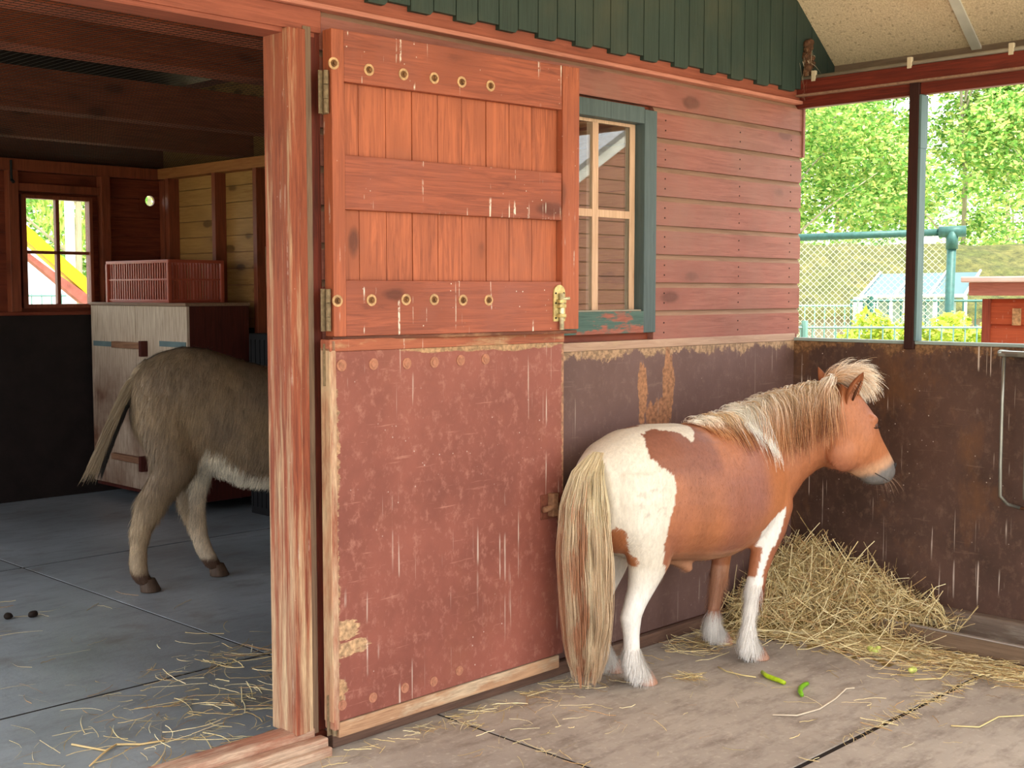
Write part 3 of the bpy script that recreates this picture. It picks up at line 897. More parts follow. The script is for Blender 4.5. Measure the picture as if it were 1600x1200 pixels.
# ================================================================== trough and feed rack by the half wall
tx = hit(1600, 1043, 2, 0).x
t = empty('feed_trough', (4.88, 1.7, 0)); tag(t, 'long low brown trough on the floor at the foot of the half wall', 'trough')
bm = bmesh.new(); box(bm, tx - 4.88, tx - 4.88 + .016, -1.3, 1.28, .006, .075, .004); obj('front_board', bm, wood('trough_board', (128, 106, 86), (96, 78, 62), axis='y', wear=(150, 128, 104), wearlo=.55, wearhi=.7), t)
bm = bmesh.new(); box(bm, tx - 4.88 - .002, tx - 4.88 + .02, -1.3, 1.28, .075, .081, .002); obj('metal_lip', bm, plain('worn_metal_lip', (176, 168, 160), .45, .5), t)
bm = bmesh.new(); box(bm, tx - 4.88 + .016, .13, -1.3, 1.28, .004, .014, .002); obj('base', bm, plain('trough_base', (40, 32, 28), .9), t)
bm = bmesh.new(); box(bm, tx - 4.88, .13, 1.262, 1.28, .014, .075, .002); obj('end_board', bm, M_thresh, t)

rk = empty('hay_rack', (5.03, 1.95, 1.2)); tag(rk, 'grey metal rack of rods hung on the half wall at the right edge', 'hay rack')
bm = bmesh.new()
pts = [(.04, .19, 0), (.0, .2, 0), (-.04, .17, 0), (-.06, .1, 0), (-.06, -.3, 0), (-.02, -.5, 0), (.04, -.52, 0)]
box(bm, -.055, .045, -.5, .19, -.012, .004, .01)
tube(bm, pts, .013, 8)
obj('top_plate', bm, M_steel, rk)
for k, y in enumerate((.165, .065, -.05, -.17, -.29, -.42)):
    bm = bmesh.new(); tube(bm, [(-.045, y, -.005), (-.05, y, -.2), (-.05, y + .0, -.45), (-.045, y, -.58), (-.02, y - .02, -.615), (.04, y - .05, -.635)], .0075, 8)
    obj('rod', bm, M_steel, rk, True)
bm = bmesh.new(); tube(bm, [(.035, .12, -.635), (.035, -.5, -.635)], .006, 6); obj('bottom_bar', bm, M_rust, rk, True)

# ================================================================== stable furniture
# cupboard with two plank doors, its door face turned to the left windows
cX = 4.25; cy0 = hit(291, 475, 0, cX).y; cy1 = YB - .075; cT = 1.375
cb = empty('wooden_cupboard', (cX + .25, (cy0 + cy1) / 2, 0)); tag(cb, 'old wooden cupboard with pale plank doors and dark red side in the stable corner', 'cupboard')
cm = (cy0 + cy1) / 2
M_pale = Nd('pale_worn_planks')
_g = M_pale.noise(4, 6, .65, M_pale.map((20, 20, 1.3)), .5); _b = M_pale.noise(2.6, 5, .6); _z = M_pale.xyz(2)
_c = M_pale.mix(M_pale.ramp(_g, .3, .7), lin((176, 148, 122)), lin((232, 216, 194)))
_w = M_pale.mul(M_pale.ramp(_z, 1.15, .7), M_pale.ramp(_b, .3, .7, .2, 1.1))
_c = M_pale.mix(_w, _c, M_pale.mix(M_pale.ramp(_g, .35, .65), lin((84, 50, 34)), lin((128, 84, 58))))
M_pale.color(_c); M_pale.rough(.7); M_pale.bump(_g, .2, .003); M_pale = M_pale.m
bm = bmesh.new()
box(bm, .02 - .25, .22, cy0 - cm, cy1 - cm, .07, cT - .02, .003)
obj('carcass', bm, M_darkred, cb)
bm = bmesh.new(); box(bm, -.262, .225, cy0 - cm - .01, cy1 - cm, cT - .02, cT, .003); obj('top_board', bm, wood('cupboard_top', (150, 120, 96), (110, 84, 66), axis='y'), cb)
ysp = hit(214, 620, 0, cX).y
for i, (a, b) in enumerate(((ysp + .003, cy1), (cy0, ysp - .003))):
    bm = bmesh.new()
    box(bm, -.25, -.228, a - cm, b - cm, .1, cT - .022, .003)
    dd = obj('door', bm, M_pale, cb)
    if i == 0:
        for px0, px1, py in ((147, 177, 536),):
            ya, yb = hit(px1, py, 0, cX).y, hit(px0, py, 0, cX).y
            bm = bmesh.new(); box(bm, -.256, -.25, ya - cm, yb - cm, hit(px0, py, 0, cX).z - .018, hit(px0, py, 0, cX).z + .018, .001); obj('hinge', bm, plain('blue_grey_hinge', (128, 150, 152), .5, .4), dd)
    else:
        ya, yb = hit(291, 538, 0, cX).y, hit(250, 538, 0, cX).y
        zz = hit(270, 538, 0, cX).z
        bm = bmesh.new(); box(bm, -.256, -.25, ya - cm, yb - cm, zz - .018, zz + .018, .001); obj('hinge', bm, plain('blue_grey_hinge2', (128, 150, 152), .5, .4), dd)
for py in (539, 715):
    ya, yb = hit(225, py, 0, cX).y, hit(181, py, 0, cX).y; zz = hit(200, py, 0, cX).z
    bm = bmesh.new(); box(bm, -.285, -.25, ya - cm - .02, yb - cm, zz - .022, zz + .022, .003); obj('turn_latch', bm, wood('latch_wood', (160, 120, 92), (110, 72, 54), axis='y'), cb)
    bm = bmesh.new(); box(bm, -.30, -.25, ya - cm - .05, ya - cm - .015, zz - .07, zz + .035, .003); obj('latch_keeper', bm, M_darkred, cb)

# plastic crate with slatted sides
kx, ky0, ky1 = cX + .03, hit(265, 470, 0, cX + .03).y, hit(170, 470, 0, cX + .03).y
cr = empty('plastic_crate', (kx + .2, (ky0 + ky1) / 2, cT)); tag(cr, 'salmon red slatted plastic crate on top of the cupboard', 'crate')
M_cr = plain('salmon_plastic', (178, 84, 62), .38, var=.08, spec=.5)
L2 = (ky1 - ky0) / 2; Wd = .2; H = .285
bm = bmesh.new()
for s in (-1, 1):
    box(bm, -Wd - .01, Wd + .01, s * L2 - .012, s * L2 + .012, H - .022, H, .004)
    box(bm, s * Wd - .012, s * Wd + .012, -L2 - .01, L2 + .01, H - .022, H, .004)
obj('rim', bm, M_cr, cr)
bm = bmesh.new()
bm.free()
for s in (-1, 1):
    for q in (-1, 1):
        bm = bmesh.new(); box(bm, s * Wd - .018, s * Wd + .008, q * L2 - .018, q * L2 + .008, 0, H - .02, .004); obj('corner_post', bm, M_cr, cr)
bm = bmesh.new(); box(bm, -Wd, Wd, -L2, L2, 0, .012, .003); obj('bottom', bm, M_cr, cr)
def slat_side(nm, along_y, s):
    bm = bmesh.new()
    half = L2 if along_y else Wd
    n = 26 if along_y else 18
    for k in range(n):
        p = -half + (k + .5) * 2 * half / n
        if along_y: box(bm, s * Wd - .004, s * Wd + .004, p - .0055, p + .0055, .01, H - .02)
        else: box(bm, p - .0055, p + .0055, s * L2 - .004, s * L2 + .004, .01, H - .02)
    for z in (.01, H * .52):
        if along_y: box(bm, s * Wd - .008, s * Wd + .005, -half, half, z, z + .012, .002)
        else: box(bm, -half, half, s * L2 - .006, s * L2 + .006, z, z + .012, .002)
    obj(nm, bm, M_cr, cr)
for s in (-1, 1): slat_side('slatted_side', True, s); slat_side('slatted_end', False, s)

# black bin / board beside the cupboard and hanging cord
bm = bmesh.new(); box(bm, -.15, .14, -.3, .3, 0, 1.18, .01)
for k in range(12): box(bm, -.156, -.15, -.28 + k * .05, -.262 + k * .05, .05, 1.14)
o = obj('black_panel_crate', bm, plain('black_ribbed', (26, 26, 28), .6)); o.location = (XR - .16, cy0 - .5, 0)
o.name = 'ribbed_bin'; tag(o, 'black ribbed bin standing right of the red sided cupboard', 'bin')
a = hit(415, 385, 0, XR - .2); b = hit(424, 562, 0, XR - .2)
bm = bmesh.new(); tube(bm, [a, a.lerp(b, .3) + Vector((0, .01, 0)), a.lerp(b, .7), b], .0025, 5)
tag(obj('dangling_string', bm, plain('pale_cord', (150, 130, 96), .8)), 'thin pale cord hanging in front of the pine wall', 'cord')
# dark green ribbed hose coil on the wall, next to the door post
q = hit(444, 356, 0, XR - .1)
bm = bmesh.new()
for k in range(3):
    zz = q.z + (k - 1) * .093
    rings = []
    for tt in np.linspace(0, 1, 7):
        r = .085 + .012 * math.sin(tt * math.pi)
        rings.append(ell(Vector((q.x, q.y - .07, zz - .045 + .09 * tt)), Vector((0, 1, 0)), Vector((1, 0, 0)), .06, .06, 16) if False else [Vector((q.x + .05 * math.cos(2 * math.pi * j / 16), q.y - .08 + r * math.sin(2 * math.pi * j / 16), zz - .045 + .09 * tt)) for j in range(16)])
    loft(bm, rings)
tag(obj('ribbed_canister', bm, plain('dark_green_plastic', (44, 62, 52), .35, spec=.5), None, True), 'dark green ribbed canister on the pine wall beside the door post', 'canister')
q = hit(444, 262, 0, XR - .1)
bm = bmesh.new(); rings = []
for tt in np.linspace(0, 1, 7):
    r = .05 * math.sin(math.pi * (tt * .8 + .1))
    rings.append([Vector((q.x + .04 * math.cos(2 * math.pi * j / 12), q.y - .04 + (r + .01) * math.sin(2 * math.pi * j / 12), q.z - .09 + .18 * tt)) for j in range(12)])
loft(bm, rings)
tag(obj('hanging_pouch', bm, plain('black_green_cloth', (30, 36, 34), .7), None, True), 'small dark pouch hanging high beside the door post', 'pouch')

# droppings on the stable floor
for (px, py, k, lab) in ((13, 967, .9, 'dark dropping on the stable floor, nearest the left edge'), (52, 964, 1.0, 'dark dropping on the stable floor, the flatter one towards the door post')):
    q = hit(px, py, 2, .0)
    bm = bmesh.new()
    bmesh.ops.create_icosphere(bm, subdivisions=3, radius=.018)
    for v in bm.verts:
        d = noise.noise(v.co * 60 + Vector((px, 0, 0)))
        v.co *= 1 + .25 * d
        v.co.x *= 1.25 * k; v.co.z *= .85
        v.co.z += .0135
    o = obj('dropping', bm, plain('dropping', (34, 24, 18), .8, bump=.5), None, True); o.location = (q.x, q.y, 0)
    tag(o, lab, 'dropping', 'droppings on the stable floor')

# vegetable scraps on the pen floor
def bean(pts, lab, c, r):
    P = [hit(x, y, 2, .01) for x, y in pts]
    bm = bmesh.new(); n = len(P)
    tube(bm, P, [r * (.75 + .35 * math.sin(math.pi * (i + .5) / n)) for i in range(n)], 10)
    ctr = sum(P, Vector()) / n
    for v in bm.verts: v.co -= Vector((ctr.x, ctr.y, 0)); v.co.z = max(v.co.z, .001)
    o = obj('green_bean', bm, plain(lab[:12], c, .4, var=.2, scale=40), None, True); o.location = (ctr.x, ctr.y, 0)
    tag(o, lab, 'vegetable scrap', 'green scraps on the pen floor')
bean([(1191, 1050), (1198, 1056), (1208, 1060), (1217, 1063), (1226, 1067)], 'straight yellow green vegetable stalk on the concrete before the pony', (176, 206, 40), .0085)
bean([(1262, 1068), (1256, 1070), (1251, 1075), (1250, 1080), (1253, 1086)], 'short curved green bean piece on the concrete, right of the straight stalk', (120, 176, 40), .0085)
for (px, py, r, lab) in ((1364, 1016, .026, 'pale green cabbage piece lying on the hay litter'), (1426, 1046, .019, 'small pale green sprout on the concrete, right of the cabbage piece')):
    q = hit(px, py, 2, .02)
    bm = bmesh.new()
    for k in range(9):
        c = Vector((random.uniform(-1, 1), random.uniform(-1, 1), random.uniform(0, .8))) * r * .6
        rr = bmesh.ops.create_icosphere(bm, subdivisions=2, radius=r * random.uniform(.35, .6), matrix=Matrix.Translation(c + Vector((0, 0, r * .5))))
    for v in bm.verts: v.co += v.co.normalized() * .15 * r * noise.noise(v.co * 120); v.co.z = max(v.co.z, 0)
    o = obj('cabbage_piece', bm, plain('cabbage' + str(px), (196, 206, 110), .6, var=.25, scale=60), None, True); o.location = (q.x, q.y, 0.003)
    tag(o, lab, 'vegetable scrap', 'green scraps on the pen floor')
# ================================================================== animals
def pip(poly, x, y):
    """points in polygon, vectorised"""
    n = len(poly); ins = np.zeros(len(x), bool); j = n - 1
    for i in range(n):
        xi, yi = poly[i]; xj, yj = poly[j]
        c = ((yi > y) != (yj > y)) & (x < (xj - xi) * (y - yi) / (yj - yi + 1e-12) + xi)
        ins ^= c; j = i
    return ins

def hring(F, u, s, z, ru, rs, n=16):
    return [F.W(u + ru * math.cos(2 * math.pi * k / n), s + rs * math.sin(2 * math.pi * k / n), z) for k in range(n)]

def vring(F, u, top, bot, hw, s=0.0, n=28, p=.9):
    zc = (top * .46 + bot * .54)
    c = F.W(u, s, zc)
    return ell(c, F.v * hw, Vector((0, 0, 1)), top - zc, zc - bot, n, p)

def pring(top, bot, hw, side, n=20, p=.95, bias=.5):
    top = Vector(top); bot = Vector(bot); c = top * bias + bot * (1 - bias)
    out = []
    for k in range(n):
        t = 2 * math.pi * k / n
        ct, st = math.cos(t), math.sin(t)
        cc = math.copysign(abs(ct) ** p, ct); ss = math.copysign(abs(st) ** p, st)
        out.append(c + side * hw * cc + ((top - c) if ss > 0 else (bot - c) * -1) * ss)
    return out

def fuse(name, bm, voxel, smooth_it, parent, mat):
    """grow the shapes into one continuous skin"""
    me = bpy.data.meshes.new(name + '_tmp'); bmesh.ops.recalc_face_normals(bm, faces=bm.faces[:]); bm.to_mesh(me); bm.free()
    o = bpy.data.objects.new(name + '_tmp', me); sc.collection.objects.link(o)
    m = o.modifiers.new('r', 'REMESH'); m.mode = 'VOXEL'; m.voxel_size = voxel
    m = o.modifiers.new('s', 'SMOOTH'); m.factor = .5; m.iterations = smooth_it
    dg = bpy.context.evaluated_depsgraph_get(); dg.update()
    ne = bpy.data.meshes.new_from_object(o.evaluated_get(dg))
    bpy.data.objects.remove(o)
    ne.name = name; ne.materials.clear(); ne.materials.append(mat)
    for p in ne.polygons: p.use_smooth = True
    r = bpy.data.objects.new(name, ne)
    link(r, parent)
    return r

def mesh_arrays(o):
    me = o.data; V = np.zeros(len(me.vertices) * 3); me.vertices.foreach_get('co', V); V = V.reshape(-1, 3)
    N = np.zeros(len(me.vertices) * 3); me.vertices.foreach_get('normal', N); return V, N.reshape(-1, 3)

def set_cols(o, C):
    a = o.data.color_attributes.new('col', 'FLOAT_COLOR', 'POINT')
    c = np.ones((len(C), 4), np.float32); c[:, :3] = C; a.data.foreach_set('color', c.ravel())

def bvh_of(o):
    me = o.data
    return BVHTree.FromPolygons([v.co.copy() for v in me.vertices], [tuple(p.vertices) for p in me.polygons])

def hairmat(name, rough=.5, spec=.35, var=.12):
    n = Nd(name)
    q = n.ramp(n.noise(220, 2), .3, .7, 1 - var, 1 + var)
    c = n.attr('col')
    vm = n.n.new('ShaderNodeVectorMath'); vm.operation = 'SCALE'; n.l(c, vm.inputs[0]); n.l(q, vm.inputs[3])
    n.color(vm.outputs[0]); n.rough(rough); n.spec(spec)
    return n.m

def skinmat(name, sheen=.2):
    n = Nd(name)
    f = n.noise(90, 4, .7, n.map((1, 1, .35)))
    vm = n.n.new('ShaderNodeVectorMath'); vm.operation = 'SCALE'; n.l(n.attr('col'), vm.inputs[0]); n.l(n.ramp(f, .3, .7, .84, 1.1), vm.inputs[3])
    n.color(vm.outputs[0]); n.rough(.48); n.spec(.35); n.bump(f, .25, .003)
    return n.m

def smoothnoise(P, sc_, seed=0):
    return np.array([noise.noise(Vector((p[0] * sc_ + seed, p[1] * sc_, p[2] * sc_))) for p in P])

def surf_points(o, n, mask=None):
    me = o.data
    V, N = mesh_arrays(o)
    me.calc_loop_triangles()
    T = np.zeros(len(me.loop_triangles) * 3, np.int32); me.loop_triangles.foreach_get('vertices', T); T = T.reshape(-1, 3)
    A = np.linalg.norm(np.cross(V[T[:, 1]] - V[T[:, 0]], V[T[:, 2]] - V[T[:, 0]]), axis=1)
    if mask is not None: A = A * mask[T].mean(axis=1)
    i = rng.choice(len(T), n, p=A / A.sum())
    a = rng.random((n, 2)); a[a.sum(1) > 1] = 1 - a[a.sum(1) > 1]
    w_ = np.stack([1 - a.sum(1), a[:, 0], a[:, 1]], 1)[:, :, None]
    P = (V[T[i]] * w_).sum(1); Nn = (N[T[i]] * w_).sum(1); Nn /= np.linalg.norm(Nn, axis=1, keepdims=True) + 1e-9
    C = None
    if 'col' in me.color_attributes:
        c = np.zeros(len(V) * 4, np.float32); me.color_attributes['col'].data.foreach_get('color', c); c = c.reshape(-1, 4)[:, :3]
        C = (c[T[i]] * w_).sum(1)
    return P, Nn, C

def fur(name, o, n, length, flow, mat, parent, width=.0016, lift=.25, mask=None, cjit=.15, K=4, curl=.15, lenfn=None):
    P, Nn, C = surf_points(o, n, mask)
    D = flow(P, Nn)
    D = D - Nn * (D * Nn).sum(1, keepdims=True); D /= np.linalg.norm(D, axis=1, keepdims=True) + 1e-9
    D = D + rng.normal(size=D.shape) * .16 + Nn * lift; D /= np.linalg.norm(D, axis=1, keepdims=True)
    L = length * rng.uniform(.55, 1.15, n)
    if lenfn is not None: L = L * lenfn(P)
    paths = np.zeros((n, K, 3)); paths[:, 0] = P - Nn * .001
    d = D.copy()
    for k in range(1, K):
        paths[:, k] = paths[:, k - 1] + d * (L / (K - 1))[:, None]
        d = d + np.array([0, 0, -curl]) - Nn * lift * .6 / (K - 1); d /= np.linalg.norm(d, axis=1, keepdims=True)
    cl_ = np.sin(P[:, :1] * 61 + np.sin(P[:, 2:] * 37) * 2) * np.sin(P[:, 1:2] * 53 + P[:, 2:] * 23)
    C = C * rng.uniform(1 - cjit, 1 + cjit, (n, 1)) * (1 + cjit * .6 * cl_)
    sides = np.cross(np.gradient(paths, axis=1), Nn[:, None, :])
    return ribbons(name, paths, np.full(n, width), mat, parent, C, sides)

def drape(roots, dirs, L, K, bvh, off, grav=.35, keep=.8, wav=0.0, side=None):
    """strands that fall under gravity and lie on the body"""
    n = len(roots); out = np.zeros((n, K, 3))
    for i in range(n):
        p = Vector(roots[i]); d = Vector(dirs[i]).normalized(); st = L[i] / (K - 1); o_ = off[i]
        ph = rng.uniform(0, 6.28); out[i, 0] = p
        for k in range(1, K):
            d = (d * keep + Vector((0, 0, -grav))).normalized()
            q = p + d * st
            if wav: q += Vector((math.sin(ph + k * 1.1), math.cos(ph * 1.3 + k * .9), 0)) * wav
            co, nn, _, dist = bvh.find_nearest(q)
            if co is not None and (q - co).dot(nn) < o_:
                q = co + nn * o_
            d2 = (q - p)
            if d2.length > 1e-6: d = d2.normalized()
            p = q; out[i, k] = p
    return out

M_pskin = skinmat('pony_coat')
M_hair = hairmat('long_hair')
M_furm = hairmat('short_hair', .55, .3)
M_hoof = wood('hoof_horn', (186, 142, 118), (140, 96, 76), axis='z', rough=.5)
M_hoofd = wood('dark_hoof_horn', (92, 74, 60), (62, 50, 42), axis='z', rough=.6)

def hoof(F, u, s, heading, par, mat, r=.04, h=.046, z0=.002):
    bm = bmesh.new(); rings = []
    c, s_ = math.cos(heading), math.sin(heading)
    for t_, k, sh in ((0, 1.0, 0), (.1, 1.0, 0), (1, .78, -.014)):
        rg = []
        for j in range(18):
            a = 2 * math.pi * j / 18
            x = math.cos(a) * r * k * (1.12 if math.cos(a) > 0 else .75) + sh; y = math.sin(a) * r * k * .92
            rg.append(F.W(u + x * c - y * s_, s + x * s_ + y * c, z0 + h * t_ * (1 if math.cos(a) > -.2 else .8)))
        rings.append(rg)
    loft(bm, rings)
    return obj('hoof', bm, mat, par, True)

# ------------------------------------------------------------------ pony
PF = Frame(3.88, 2.86, -10)
HF = Frame(4.40, 2.51, -32)
pony = empty('pony', (0, 0, 0))
tag(pony, 'small chestnut and white shetland pony with long pale tail facing the corner', 'pony')
bm = bmesh.new()
T = [(-.505, .80, .66, .05), (-.48, .865, .56, .12), (-.42, .905, .50, .175), (-.33, .94, .46, .205), (-.2, .955, .44, .222), (-.08, .95, .425, .235), (.02, .938, .412, .243), (.12, .945, .412, .24), (.22, .955, .43, .222), (.32, .94, .455, .195), (.40, .88, .49, .165), (.46, .80, .55, .12), (.49, .73, .61, .06)]
loft(bm, [vring(PF, *t_) for t_ in T])
# hind quarters
for s in (-1, 1):
    loft(bm, [hring(PF, -.33, s * .105, .80, .13, .085), hring(PF, -.325, s * .115, .70, .145, .095), hring(PF, -.315, s * .112, .60, .135, .09), hring(PF, -.30, s * .108, .52, .105, .075),
              hring(PF, -.292, s * .103, .45, .088, .062), hring(PF, -.318, s * .098, .375, .064, .046), hring(PF, -.352, s * .095, .31, .05, .037), hring(PF, -.372, s * .093, .265, .046, .034), hring(PF, -.368, s * .092, .20, .033, .029), hring(PF, -.364, s * .092, .13, .031, .030),
              hring(PF, -.348, s * .092, .085, .036, .034), hring(PF, -.325, s * .092, .055, .035, .033), hring(PF, -.308, s * .092, .035, .033, .032)])
# fore legs
for s, du in ((-1, 0), (1, .035)):
    loft(bm, [hring(PF, .32, s * .11, .72, .11, .075), hring(PF, .33, s * .125, .60, .10, .065), hring(PF, .315, s * .125, .50, .074, .055), hring(PF, .285 + du * .5, s * .12, .42, .052, .045), hring(PF, .262 + du, s * .118, .35, .041, .037),
              hring(PF, .248 + du, s * .116, .285, .040, .037), hring(PF, .235 + du, s * .115, .24, .030, .03), hring(PF, .222 + du, s * .115, .17, .025, .025), hring(PF, .215 + du, s * .115, .11, .029, .029),
              hring(PF, .222 + du, s * .115, .075, .037, .036), hring(PF, .245 + du, s * .115, .05, .036, .034), hring(PF, .26 + du, s * .115, .035, .034, .033)])
# neck
NK = [((.12, 0, .94), (.40, -.01, .50), .185), ((.24, 0, .975), (.46, -.045, .60), .155), ((.34, -.03, 1.015), (.505, -.10, .685), .128), ((.43, -.085, 1.05), (.54, -.15, .735), .11), ((.505, -.155, 1.075), (.57, -.20, .765), .10), ((.55, -.22, 1.075), (.60, -.265, .79), .085)]
rings = []
hd = [-10, -14, -26, -36, -42, -38]
for (a, b, hw), h_ in zip(NK, hd):
    sd = Vector((-math.sin(R(h_)), math.cos(R(h_)), 0))
    rings.append(pring(PF.W(*a), PF.W(*b), hw, sd, bias=.42))
loft(bm, rings)
# head from paired points of its outline
def hs(px, py, s=-.03): return HF.side(px, py, s)
def hp(px, py, s=-.03):
    u, z = hs(px, py, s); return HF.W(u, 0, z)
HD = [((1318, 598), (1288, 668), .066), ((1345, 614), (1294, 700), .080), ((1360, 634), (1301, 722), .084), ((1369, 648), (1315, 733), .086), ((1372, 662), (1328, 739), .082), ((1379, 680), (1339, 744), .066), ((1388, 697), (1346, 748), .056), ((1395, 710), (1352, 751), .053), ((1402, 724), (1357, 756), .054), ((1403, 738), (1366, 759), .047), ((1397, 750), (1378, 759), .032)]
loft(bm, [pring(hp(*a), hp(*b), hw, HF.v, bias=.55) for a, b, hw in HD])
cj = hp(1318, 705)
for s in (-1, 1):
    r_ = bmesh.ops.create_icosphere(bm, subdivisions=3, radius=1.0)
    for v in r_['verts']:
        v.co = cj + HF.v * (s * .036) + HF.u * v.co.x * .075 + HF.v * v.co.y * .05 + Vector((0, 0, 1)) * v.co.z * .082
    b_ = hp(1366, 655)
    r_ = bmesh.ops.create_icosphere(bm, subdivisions=3, radius=1.0)   # brow ridge
    for v in r_['verts']:
        v.co = b_ + HF.v * (s * .055) - HF.u * .03 + HF.u * v.co.x * .032 + HF.v * v.co.y * .024 + Vector((0, 0, 1)) * v.co.z * .026
# sheath
tube(bm, [PF.W(-.12, -.02, .47), PF.W(-.06, -.04, .425), PF.W(-.045, -.06, .385)], [.05, .034, .014], 12)
body = fuse('body', bm, .0085, 5, pony, M_pskin)
V, N_ = mesh_arrays(body)
# ---- coat patches and tone bands in the pony's own side view
o_ = np.array(PF.o); uu = (V - o_) @ np.array(PF.u); ss = (V - o_) @ np.array(PF.v); zz = V[:, 2]
def PP(L): return [PF.side(x, y, s) for x, y, s in L]
jit = .018 * smoothnoise(V, 9) + .006 * smoothnoise(V, 40)
uj, zj = uu + jit, zz + .8 * jit
W1 = [(-.9, 1.3)] + [(-.03, 1.3)] + PP([(1062, 664, 0), (1062, 684, -.07), (1050, 671, -.06), (1030, 669, -.08), (1012, 677, -.10), (1015, 700, -.15), (1022, 722, -.19), (1046, 735, -.21), (1057, 748, -.21), (1055, 790, -.21), (1045, 820, -.2), (1036, 850, -.18), (1034, 880, -.16), (1044, 905, -.13)]) + [(-.1, .36), (-.1, -.1), (-.9, -.1)]
white = pip(W1, uj, zj)
inner = pip(PP([(955, 826, -.1), (966, 838, -.1), (980, 862, -.1), (987, 880, -.1), (980, 892, -.1), (940, 860, -.1)]), uj, zj)
chest = lin((178, 112, 72)); chestd = lin((146, 92, 72)); wht = lin((216, 206, 190)); whl = lin((232, 228, 222))
tone = np.clip(.5 + 1.1 * smoothnoise(V, 4.5, 3), 0, 1)[:, None]
C = np.array(chest) * (1 - tone) + np.array(chestd) * tone
pale = np.clip((.50 - zz) / .08, 0, 1)[:, None] * (ss[:, None] ** 2 < .03) * ((uu > -.25) & (uu < .2))[:, None]
C = C * (1 - .45 * pale) + np.array(lin((216, 176, 140))) * .45 * pale
dkp = np.clip((-.02 - uj) / .03, 0, 1) * np.clip((zj - .76) / .04, 0, 1)
mv = np.exp(-((uj - .16) / .07) ** 2) * np.clip((zj - .52) / .12, 0, 1) * np.clip((.95 - zj) / .06, 0, 1)  # mauve tint banded over shoulder and barrel
fl = np.exp(-((uj + .12 + .25 * (zj - .6)) / .05) ** 2) * np.clip((.86 - zj) / .1, 0, 1)  # darker tint banded down the flank
for m_, c_, a_ in ((dkp, (126, 78, 62), .75), (mv, (146, 100, 92), .6), (fl, (134, 84, 62), .5)):
    C = C * (1 - a_ * m_[:, None]) + np.array(lin(c_)) * a_ * m_[:, None]
wtone = np.clip(.5 + 1.5 * smoothnoise(V, 5, 8), 0, 1)[:, None]
WC = np.array(wht) * wtone + np.array(lin((224, 216, 202))) * (1 - wtone)
spots = (smoothnoise(V, 45, 5) > .28) & (np.abs(uu + .36) < .06) & (np.abs(zz - .70) < .05)
WC[spots] *= .8
C[white] = WC[white]; C[inner & (zz < .62) & (uu < -.35)] = np.array(chest) * .9
# fore legs: white stripe and socks
st = pip(PP([(1185, 829, -.17), (1197, 817, -.18), (1218, 801, -.19), (1228, 794, -.19), (1226, 820, -.19), (1210, 841, -.16), (1202, 870, -.16), (1199, 890, -.155), (1194, 925, -.15), (1174, 925, -.14), (1174, 902, -.15), (1187, 888, -.155), (1190, 870, -.16), (1192, 848, -.17)]), uu + jit * .5, zz + jit * .5)
C[st & (ss < -.03) & (zz > .46)] = whl
cu_ = np.interp(zz, [.25, .30, .35, .42, .50, .60], [.235, .25, .262, .285, .315, .33])
du1, ds1 = uu - cu_, ss + .122
nl = np.hypot(du1, ds1) + 1e-6
dcam = (du1 * -.60 + ds1 * -.80) / nl; drt = (du1 * .68 + ds1 * -.73) / nl
leg_ = (uu > .1) & (ss < -.05)
C[leg_ & (zz > .33) & (zz <= .47) & (dcam > .93 + 1.5 * jit)] = whl
rb = np.interp(zz, [.2, .27, .34], [.30, .285, .25])
near = (uu > .1) & (ss < 0) & (zj < .338) & ~((zz > .255) & (drt > .72)); far = (uu > .1) & (ss > 0) & (zj < .16)
C[near | far] = whl
kw = (np.clip((.46 - zz) / .14, 0, 1) * ((uu < -.1) & white))[:, None]; C = C * (1 - kw) + np.array(whl) * kw
farb = (uu > .1) & (ss > .02) & (zz < .34) & (zz >= .16); C[farb] = C[farb] * .7 + np.array(lin((210, 170, 140))) * .3
# head colours: grey muzzle, lighter ring above it
ho = np.array(HF.o); hu = (V - ho) @ np.array(HF.u); hz = V[:, 2]
nu, nz = hs(1393, 737); eu, ez = hs(1366, 657)
ax = np.array([eu - nu, ez - nz]); ax /= np.linalg.norm(ax)
tt = (hu - nu) * ax[0] + (hz - nz) * ax[1]
ishead = (uu > .5) & (hz < 1.02) & (hu > -.03)
k1 = np.clip((.085 - tt + jit * .6) / .03, 0, 1) * ishead; k2 = np.clip((.045 - tt + jit) / .02, 0, 1) * ishead
k1 = k1[:, None]; k2 = k2[:, None]
C = C * (1 - .6 * k1) + np.array(lin((196, 160, 128))) * .6 * k1
C = C * (1 - k2) + np.array(lin((108, 104, 102))) * k2
set_cols(body, C)
bv = bvh_of(body)

